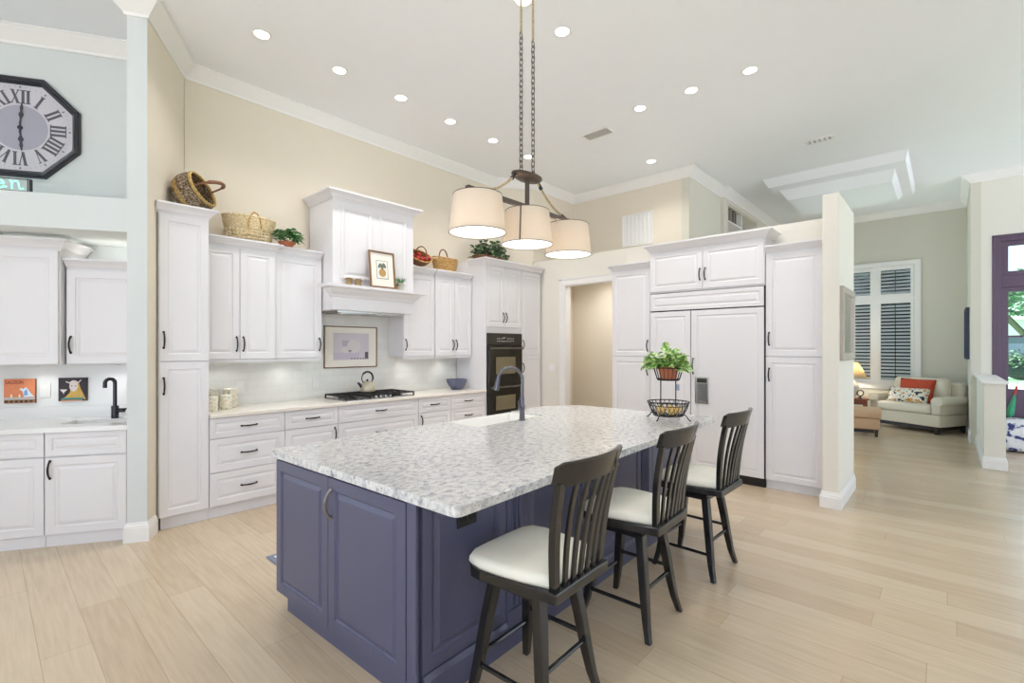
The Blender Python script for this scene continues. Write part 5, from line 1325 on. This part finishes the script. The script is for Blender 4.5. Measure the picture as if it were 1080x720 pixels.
# ================================================================ ISLAND OBJECTS
TX, TY, TZ = 3.80, 1.70, 0.9165
t = thing('tiered_basket_stand', 'black wire two-tier basket stand at the far end of the island', 'basket stand', (TX, TY, TZ), R(-48))
m = MB()
def wring(mm, rad, z, r=0.0032): mm.tube([(rad * math.cos(2 * PI * i / 40), rad * math.sin(2 * PI * i / 40), z) for i in range(40)], r, 6, closed=True)
wring(m, 0.165, 0.145, 0.005); wring(m, 0.152, 0.118); wring(m, 0.115, 0.034); wring(m, 0.06, 0.032)
for i in range(26):
    a0 = 2 * PI * i / 26
    for dr in (-1, 1):
        m.tube([((0.165 - 0.05 * q) * math.cos(a0 + dr * 0.30 * q), (0.165 - 0.05 * q) * math.sin(a0 + dr * 0.30 * q), 0.145 - 0.111 * q ** 0.8) for q in (0, 0.33, 0.66, 1)], 0.0021, 5)
for i in range(12): a = 2 * PI * i / 12; m.tube([(0.0, 0, 0.032), (0.115 * math.cos(a), 0.115 * math.sin(a), 0.034)], 0.0024, 5)
m.build('lower_basket', 'iron', t, smooth=True)
m = MB()
for xx in (-0.062, 0.062): m.tube([(xx, 0, 0.033), (xx, 0, 0.46)], 0.0052, 8)
m.tube([(-0.062, 0, 0.33), (0.062, 0, 0.33)], 0.004, 6); m.build('upright', 'iron', t, smooth=True)
m = MB(); wring(m, 0.118, 0.425, 0.0045); wring(m, 0.085, 0.325, 0.004); wring(m, 0.09, 0.334, 0.003)
for i in range(20):
    a = 2 * PI * i / 20; m.tube([(0.118 * math.cos(a), 0.118 * math.sin(a), 0.425), (0.09 * math.cos(a), 0.09 * math.sin(a), 0.334), (0.085 * math.cos(a), 0.085 * math.sin(a), 0.325)], 0.0026, 5)
for i in range(8): a = 2 * PI * i / 8; m.tube([(0, 0, 0.325), (0.085 * math.cos(a), 0.085 * math.sin(a), 0.325)], 0.0026, 5)
m.build('upper_basket', 'iron', t, smooth=True)
for i in range(4):
    a = PI / 4 + PI / 2 * i
    m = MB(); m.tube([(rr_ * math.cos(a), rr_ * math.sin(a), z) for rr_, z in ((0.10, 0.034), (0.125, 0.05), (0.15, 0.045), (0.172, 0.02), (0.185, 0.0055), (0.195, 0.008))], 0.005, 8); m.build('scroll_foot', 'iron', t, smooth=True)
FR = None
for k, (ax, ay, lb) in enumerate(((-0.066, -0.022, 'leftmost'), (0.006, -0.066, 'nearest the stools'), (0.07, -0.008, 'rightmost'), (0.038, 0.066, 'at the back'), (-0.046, 0.064, 'back left'))):
    p_ = Matrix.Rotation(R(-48), 3, 'Z') @ Vector((ax, ay, 0)); pos = (TX + p_.x, TY + p_.y, TZ + 0.077)
    label = 'pale yellow round fruit in the lower wire basket, ' + lb
    if FR is None:
        FR = thing('yellow_fruit', label, 'fruit', pos, group='yellow fruit in the lower wire basket')
        m = MB(); m.ball((0, 0, 0), 0.033, 1.08, 1, 1); m.build('skin', 'lemon', FR, smooth='all')
        m = MB(); m.lathe([(0.004, 0.032), (0.003, 0.035), (0.001, 0.0355)], 8); m.build('stem_end', 'bark', FR)
    else: dup(FR, pos, R(50 * k), label)
t = thing('potted_plant', 'variegated green and cream pothos in a terracotta pot in the upper wire basket', 'plant', (TX, TY, TZ + 0.329))
pot_mb(0.062, 0.082, 0.105, 0.014).build('pot', 'terracotta', t, smooth=True)
m = MB(); m.lathe([(0.001, 0.094), (0.075, 0.094), (0.075, 0.097), (0.001, 0.097)], 20, cap0=False, cap1=False); m.build('soil', 'soil', t)
rnd = random.Random(8); m = MB()
vx, vy = 0.671, -0.742       # photograph's left-right direction on the floor
for i in range(230):
    a = rnd.uniform(0, 2 * PI); e = rnd.uniform(0, 1); k = rnd.uniform(0.4, 1)
    lat = math.cos(a) * 0.165 * k; dep = math.sin(a) * 0.13 * k
    lat = lat - 0.005
    zz = 0.10 + 0.18 * k * math.sqrt(max(0, 1 - (math.cos(a) * k) ** 2)) * e - 0.02 * rnd.random()
    b = (vx * lat + 0.74 * dep, vy * lat + 0.67 * dep, zz)
    d = (math.cos(rnd.uniform(0, 2 * PI)), math.sin(rnd.uniform(0, 2 * PI)), rnd.uniform(-0.1, 1.0))
    s_ = rnd.uniform(0.7, 1.2); leaf(m, b, d, 0.075 * s_, 0.06 * s_, rnd.uniform(0.1, 0.6), rnd.uniform(-0.9, 0.9))
for i in range(22):   # trailing vine to the left
    q = i / 21; lat = -0.11 - 0.08 * q; b = (vx * lat + rnd.uniform(-0.02, 0.02), vy * lat + rnd.uniform(-0.02, 0.02), 0.14 - 0.02 * q + rnd.uniform(-0.02, 0.02))
    leaf(m, b, (rnd.uniform(-1, 1), rnd.uniform(-1, 1), rnd.uniform(-0.3, 0.6)), 0.06, 0.042, 0.4, rnd.uniform(-0.6, 0.6))
m.build('foliage', 'leaf', t)
stems(26, 0.13, 0.11, 0.14, 0.002, (0, 0, 0.09), random.Random(4)).build('stem', 'leafgreen', t)
t = [o for o in COL.objects if o.name.startswith('tiered_basket_stand')][0]
m = MB(); m.tube([(0.085, 0.03, 0.325), (0.088, 0.031, 0.285)], 0.0012, 5); m.box(0.074, 0.102, 0.029, 0.032, 0.235, 0.285)
o_ = m.build('hanging_tag', mat('blue_gray_tag', (150, 168, 190), 0.5), t); o_['label'] = 'small blue-gray hanging tag'
# runner mat in front of the sink
t = thing('kitchen_mat', 'gray floor mat with a white border behind the island', 'mat', (2.3, 3.30, 0.0005))
m = MB(); m.box(-0.93, 0.93, -0.26, 0.32, 0, 0.010); m.build('mat_base', 'rug', t, bevel=0.003)
m = MB()
for a, b, c, e in ((-0.89, 0.89, -0.22, -0.18), (-0.89, 0.89, 0.24, 0.28), (-0.89, -0.85, -0.18, 0.24), (0.85, 0.89, -0.18, 0.24)): m.box(a, b, c, e, 0.0102, 0.0115)
m.build('border', 'rugwhite', t)

# ================================================================ UPPER WALLS
t = thing('return_grille', 'white pleated return air grille high on the upper wall behind the pendant', 'vent', (7.1495, 3.72, 3.16), R(-90))
m = MB()
for a, b, c, e in ((-0.27, 0.27, 0, 0.025), (-0.27, 0.27, 0.50, 0.525), (-0.27, -0.245, 0.025, 0.50), (0.245, 0.27, 0.025, 0.50)): m.box(a, b, -0.014, 0, c, e)
m.build('frame', 'trim', t)
m = MB(); n = 7; pts = []
for i in range(n):
    x0 = -0.245 + 0.49 * i / n; w = 0.49 / n
    pts += [(x0, -0.010), (x0 + w * 0.35, -0.010), (x0 + w * 0.5, -0.001), (x0 + w * 0.85, -0.001)]
pts += [(0.245, -0.010), (0.245, 0.0), (-0.245, 0.0)]
m.prism(pts, 0.025, 0.50); m.build('pleated_panel', 'plate', t)
# recessed bookcase high on the living room wall
t = thing('recessed_bookcase', 'taupe bookcase recessed high in the wall under the ceiling, past the upper corner', 'bookcase', (NX0 + 0.001, 2.815, NZ0 + 0.001))
bw, bh = NX1 - NX0 - 0.002, NZ1 - NZ0 - 0.002
m = MB(); m.box(0, bw, 0.27, 0.285, 0, bh); m.box(0, 0.02, 0, 0.27, 0, bh); m.box(bw - 0.02, bw, 0, 0.27, 0, bh); m.box(0.02, bw - 0.02, 0, 0.27, 0, 0.02); m.box(0.02, bw - 0.02, 0, 0.27, bh - 0.02, bh); m.build('case', 'taupe', t)
m = MB(); m.box(bw * 0.47, bw * 0.47 + 0.03, 0, 0.269, 0.021, bh - 0.021); m.build('divider', 'trim', t)
m = MB(); m.box(0.021, bw * 0.47 - 0.001, 0, 0.269, 0.50, 0.525); m.build('shelf', 'trim', t)
m = MB()
for a, b, c, e in ((-0.04, 0.0, -0.01, bh + 0.03), (bw, bw + 0.04, -0.01, bh + 0.03), (0.0, bw, bh, bh + 0.03)): m.box(a, b, -0.018, -0.0055, c, e)
m.build('face_frame', 'taupe', t)
BK = None
for k, (xx, w_, h_, colr, nm) in enumerate(((0.05, 0.045, 0.23, (44, 36, 40), 'black'), (0.10, 0.04, 0.25, (70, 52, 46), 'dark brown'), (0.155, 0.05, 0.21, (120, 108, 96), 'tan'), (0.215, 0.04, 0.24, (96, 92, 72), 'olive'), (0.265, 0.05, 0.22, (150, 146, 138), 'gray'), (0.33, 0.04, 0.2, (84, 80, 70), 'moss'), (0.375, 0.045, 0.235, (58, 44, 52), 'plum'), (0.425, 0.05, 0.22, (132, 120, 104), 'sand'), (0.48, 0.04, 0.245, (66, 70, 78), 'slate'), (0.525, 0.045, 0.215, (104, 84, 64), 'chestnut'))):
    b = thing('book', nm + ' book standing on the shelf of the recessed bookcase', 'book', (NX0 + xx, 2.84, NZ0 + 0.527), group='books in the recessed bookcase')
    m = MB(); m.box(0, w_, 0.0, 0.16, 0, h_); m.build('cover', mat('book_' + nm.replace(' ', '_'), colr, 0.6), b, bevel=0.003)
    m = MB(); m.box(0.004, w_ - 0.004, 0.004, 0.157, h_, h_ + 0.0015); m.build('pages', 'matboard', b)

# ================================================================ LIVING ROOM AND ENTRY
t = thing('wall_mirror', 'tall mirror in a silver-taupe frame on the side of the wing wall', 'mirror', (5.74, 0.7365, 1.385))
m = MB(); wv, hv = 0.37, 0.70
m.loops([[(sx * (wv - i), y, hv / 2 + sz * (hv / 2 - i)) for sx, sz in ((-1, -1), (1, -1), (1, 1), (-1, 1))] for i, y in ((0, 0), (0, -0.028), (0.01, -0.036), (0.06, -0.03), (0.075, -0.014))], True, False); m.build('frame', 'silverframe', t)
m = MB(); m.box(-wv + 0.072, wv - 0.072, -0.015, -0.012, 0.072, hv - 0.072); m.build('glass', 'mirror', t)
t = framed('framed_print', 'dark blue framed picture on the living room side wall', (11.35, -0.2845, 1.31), PI, 0.86, 0.86, mat('navy_frame', (50, 54, 78), 0.4), 0.03, depth=0.05)
m = MB(); rect(m, -0.28, 0.28, 0.16, 0.70, -0.0092); m.build('print', mat('faded_print', (170, 176, 170), 0.8, var=0.2), t)

# armchair
t = thing('armchair', 'wide cream upholstered armchair by the living room window', 'armchair', (11.25, 0.60, 0), R(-120))
hw_ = 0.575
def soft(x0, x1, y0, y1, z0, z1, r=0.05):
    mm = MB(); cx, cy, cz = (x0 + x1) / 2, (y0 + y1) / 2, (z0 + z1) / 2
    mm.box(x0, x1, y0, y1, z0, z1); bmesh.ops.bevel(mm.bm, geom=list(mm.bm.edges), offset=r, segments=4, profile=0.5, affect='EDGES'); return mm
soft(-hw_, hw_, 0.04, 0.80, 0.13, 0.34, 0.02).build('base', 'sofa', t, smooth=True)
soft(-hw_ + 0.13, hw_ - 0.13, 0.0, 0.60, 0.342, 0.50, 0.045).build('seat_cushion', 'sofa', t, smooth=True)
def arm(sx):
    mm = MB(); x = sx * (hw_ - 0.055)
    mm.box(x - 0.07, x + 0.07, 0.03, 0.74, 0.345, 0.55)
    lo = []
    for y in (0.015, 0.03, 0.74):
        k = 0.94 if y < 0.02 else 1
        lo.append([(x + 0.02 * sx + 0.098 * k * math.cos(2 * PI * i / 20), y, 0.565 + 0.085 * k * math.sin(2 * PI * i / 20)) for i in range(20)])
    mm.loops(lo); return mm
for sx in (-1, 1): arm(sx).build('arm', 'sofa', t, smooth=True, bevel=0.012)
m = soft(-hw_ + 0.0, hw_ - 0.0, 0.62, 0.82, 0.345, 0.88, 0.06); m.build('backrest', 'sofa', t, smooth=True)
m = soft(-hw_ + 0.135, hw_ - 0.135, 0.43, 0.615, 0.505, 0.95, 0.07); m.build('back_cushion', 'sofa', t, smooth=True, rot=None)
for sx in (-1, 1):
    for y in (0.07, 0.74):
        m = MB(); m.bar((sx * (hw_ - 0.06), y, 0.129), (sx * (hw_ - 0.06), y, 0), 0.06, 0.06, 0.045); m.build('leg', 'espresso', t)
m = MB(); m.box(-hw_ + 0.03, hw_ - 0.03, 0.06, 0.09, 0.07, 0.129); m.box(hw_ - 0.08, hw_ - 0.05, 0.10, 0.70, 0.07, 0.129); m.box(-hw_ + 0.05, -hw_ + 0.08, 0.10, 0.70, 0.07, 0.129); m.build('base_rail', 'espresso', t)
CH = Matrix.Translation((11.25, 0.60, 0)) @ Matrix.Rotation(R(-120), 4, 'Z')
def pillow(name, label, lx, ly, lz, w, h, tilt, m_, yaw=0):
    p_ = CH @ Vector((lx, ly, lz))
    o = thing(name, label, 'pillow', p_, rot=(R(-tilt), 0, R(-120 + yaw)))
    mm = MB(); n = 14; th = 0.075
    def pt(u, v, sg):
        x = w / 2 * u * (1 - 0.06 * (1 - v * v)); z = h / 2 * v * (1 - 0.06 * (1 - u * u))
        return (x, sg * th * ((1 - u ** 4) * (1 - v ** 4)) ** 0.6, z + h / 2)
    for sg in (-1, 1):
        g = [[mm.v(pt(-1 + 2 * i / n, -1 + 2 * j / n, sg)) for j in range(n + 1)] for i in range(n + 1)]
        for i in range(n):
            for j in range(n): mm.face([g[i][j], g[i + 1][j], g[i + 1][j + 1], g[i][j + 1]])
    mm.build('cushion', m_, o, smooth='all')
    mm = MB(); mm.tube([(w / 2 * a * (0.94 if b_ == 0 else 1), 0, h / 2 + h / 2 * c * (0.94 if b_ == 1 else 1)) for a, c, b_ in ((-1, -1, 2), (0, -1, 1), (1, -1, 2), (1, 0, 0), (1, 1, 2), (0, 1, 1), (-1, 1, 2), (-1, 0, 0))], 0.006, 6, closed=True); mm.build('piping', m_, o, smooth=True)
pillow('throw_pillow', 'burnt orange throw pillow at the back of the cream armchair', 0.0, 0.325, 0.505, 0.58, 0.43, 14, 'orange')
pillow('throw_pillow', 'white floral patterned lumbar pillow in front of the orange pillow', -0.02, 0.13, 0.508, 0.66, 0.28, 26, 'floral', 4)

# ottoman
t = thing('ottoman', 'tan upholstered ottoman with dark legs in front of the cream armchair', 'ottoman', (10.05, 1.17, 0), R(-85))
soft(-0.35, 0.35, 0.0, 0.60, 0.12, 0.30, 0.02).build('base', 'ottoman', t, smooth=True)
soft(-0.37, 0.37, -0.02, 0.62, 0.302, 0.45, 0.045).build('top_cushion', 'ottoman', t, smooth=True)
for sx in (-1, 1):
    for y in (0.05, 0.55):
        m = MB(); m.bar((sx * 0.30, y, 0.1195), (sx * 0.30, y, 0), 0.055, 0.055, 0.04); m.build('leg', 'espresso', t)
m = MB(); m.box(-0.27, 0.27, 0.03, 0.06, 0.06, 0.1195); m.build('base_rail', 'espresso', t)
# side table and lamp
LX, LY = 11.62, 1.40
t = thing('side_table', 'cherry wood side table under the table lamp', 'table', (LX, LY, 0), R(-80))
m = MB(); m.box(-0.27, 0.27, -0.27, 0.27, 0.49, 0.515); m.build('tabletop', 'cherry', t, bevel=0.006)
m = MB(); m.box(-0.24, 0.24, -0.24, 0.24, 0.40, 0.4895); m.build('apron', 'cherry', t)
for sx in (-1, 1):
    for sy in (-1, 1):
        m = MB(); m.bar((sx * 0.22, sy * 0.22, 0.3995), (sx * 0.22, sy * 0.22, 0), 0.04, 0.04, 0.028); m.build('leg', 'cherry', t)
t = thing('table_lamp', 'cream ceramic table lamp with a lit ivory shade beside the window', 'lamp', (LX, LY, 0.5155))
m = MB(); m.lathe([(0.08, 0), (0.085, 0.012), (0.07, 0.02), (0.115, 0.09), (0.13, 0.17), (0.115, 0.25), (0.06, 0.31), (0.04, 0.34), (0.045, 0.36), (0.02, 0.37)], 28); m.build('lamp_base', 'ceramiclid', t, smooth=True)
m = MB(); m.tube([(0, 0, 0.37), (0, 0, 0.46)], 0.008, 8); m.ball((0, 0, 0.50), 0.03, sz=1.3); m.build('socket', 'fixture', t, smooth=True)
m = MB(); m.lathe([(0.26, 0.40), (0.11, 0.70)], 36, cap0=False, cap1=False); m.build('lamp_shade', fabric_shade('ivory_shade', (246, 228, 192), 0.5), t, smooth='all', solid=0.003)
d = bpy.data.lights.new('table_lamp_bulb', 'POINT'); d.energy = 14; d.color = (1, 0.88, 0.7); d.shadow_soft_size = 0.04
lo = bpy.data.objects.new('table_lamp_bulb', d); COL.objects.link(lo); lo.parent = t; lo.location = (0, 0, 0.57)
t = thing('ring_ornament', 'small black ring ornament on the side table next to the lamp', 'ornament', (11.46, 1.24, 0.5155), R(-60))
m = MB(); m.lathe([(0.03, 0), (0.03, 0.01), (0.012, 0.018), (0.008, 0.05)], 16); m.build('base', 'blackmat', t, smooth=True)
m = MB(); m.tube([(0.055 * math.cos(2 * PI * i / 28), 0, 0.105 + 0.055 * math.sin(2 * PI * i / 28)) for i in range(28)], 0.011, 8, closed=True); m.build('ring', 'blackmat', t, smooth=True)
# entry bench cushion and umbrella
t = thing('entry_pouf', 'white and blue floral pouf in front of the plum entry door', 'pouf', (10.10, -0.98, 0), R(-90))
soft(-0.36, 0.36, -0.20, 0.20, 0.02, 0.47, 0.06).build('cushion', 'bluefloral', t, smooth=True)
m = MB(); m.box(-0.30, 0.30, -0.15, 0.15, 0, 0.0195); m.build('foot_plate', 'espresso', t)
t = thing('folded_umbrella', 'folded green umbrella with an orange handle leaning by the entry door', 'umbrella', (10.22, -0.69, 0.47), rot=(R(10), R(4), 0))
m = MB(); m.lathe([(0.02, 0.006), (0.055, 0.05), (0.05, 0.15), (0.032, 0.27), (0.014, 0.34)], 14, sx=1, sy=0.8); 
for i, v in enumerate(m.bm.verts): pass
m.build('canopy', 'umbgreen', t, smooth=True)
m = MB(); m.tube([(0, 0, 0.34), (0, 0, 0.47)], [0.013, 0.015], 10); m.build('handle', 'orange', t, smooth=True)
m = MB(); m.tube([(0, 0, 0.47), (0, 0, 0.54)], 0.006, 8); m.build('tip', 'steel', t, smooth=True)

# ================================================================ OUTDOORS
def tree(label, x, y, h, r, n, seed):
    o = thing('shade_tree', label, 'tree', (x, y, -0.2)); rnd = random.Random(seed)
    mm = MB(); mm.tube([(0, 0, 0), (0.05, 0.02, h * 0.3), (0.0, 0.1, h * 0.55)], [0.22, 0.17, 0.12], 10)
    for k in range(6):
        a = k * 1.05; mm.tube([(0.03, 0.05, h * 0.42), (r * 0.4 * math.cos(a), r * 0.4 * math.sin(a), h * 0.62), (r * 0.7 * math.cos(a), r * 0.7 * math.sin(a), h * 0.75)], [0.09, 0.06, 0.03], 7)
    mm.build('trunk', 'bark', o, smooth=True)
    bush(n, r, r, h * 0.32, 0.30, 0.20, (0, 0, h * 0.66), rnd=rnd).build('foliage', 'leafpale', o)
tree('leafy green tree on the lawn seen through the entry door glass', 23.5, -2.2, 4.4, 1.9, 1500, 51)
tree('distant leafy tree beside the white house outside', 33, -6.5, 8.0, 3.4, 1500, 53)
t = thing('neighbor_house', 'white house across the lawn seen through the entry door glass', 'house', (38, -4, -0.2))
m = MB(); m.box(0, 7, -9, 7, 0, 3.2); m.build('wall', 'stucco', t)
m = MB(); m.prism([(-0.6, 3.2), (7.6, 3.2), (3.5, 5.2)], -9.6, 7.6, lambda a, b, c: (a, c, b)); m.build('roof', mat('gray_roof', (150, 146, 142), 0.8), t)
for yy in (-6, 1.1, 4.5):
    m = MB(); m.box(-0.05, -0.001, yy - 0.55, yy + 0.55, 0.9, 2.4); w_ = m.build('window', 'trim', t)
    m = MB(); m.box(-0.06, -0.0505, yy - 0.48, yy + 0.48, 0.97, 2.33); m.build('pane', mat('window_dark', (92, 104, 116), 0.1), w_)
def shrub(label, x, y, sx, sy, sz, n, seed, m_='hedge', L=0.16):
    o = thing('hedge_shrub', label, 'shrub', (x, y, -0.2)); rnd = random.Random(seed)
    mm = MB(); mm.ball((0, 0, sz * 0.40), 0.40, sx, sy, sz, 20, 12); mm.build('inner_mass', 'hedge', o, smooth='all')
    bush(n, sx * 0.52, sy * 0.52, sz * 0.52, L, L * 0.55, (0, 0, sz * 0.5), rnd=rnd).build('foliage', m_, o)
t.location.x = 38
shrub('round green shrub in front of the white house outside', 36.5, -3.0, 1.6, 2.2, 1.5, 700, 71, 'leafdark', 0.22)
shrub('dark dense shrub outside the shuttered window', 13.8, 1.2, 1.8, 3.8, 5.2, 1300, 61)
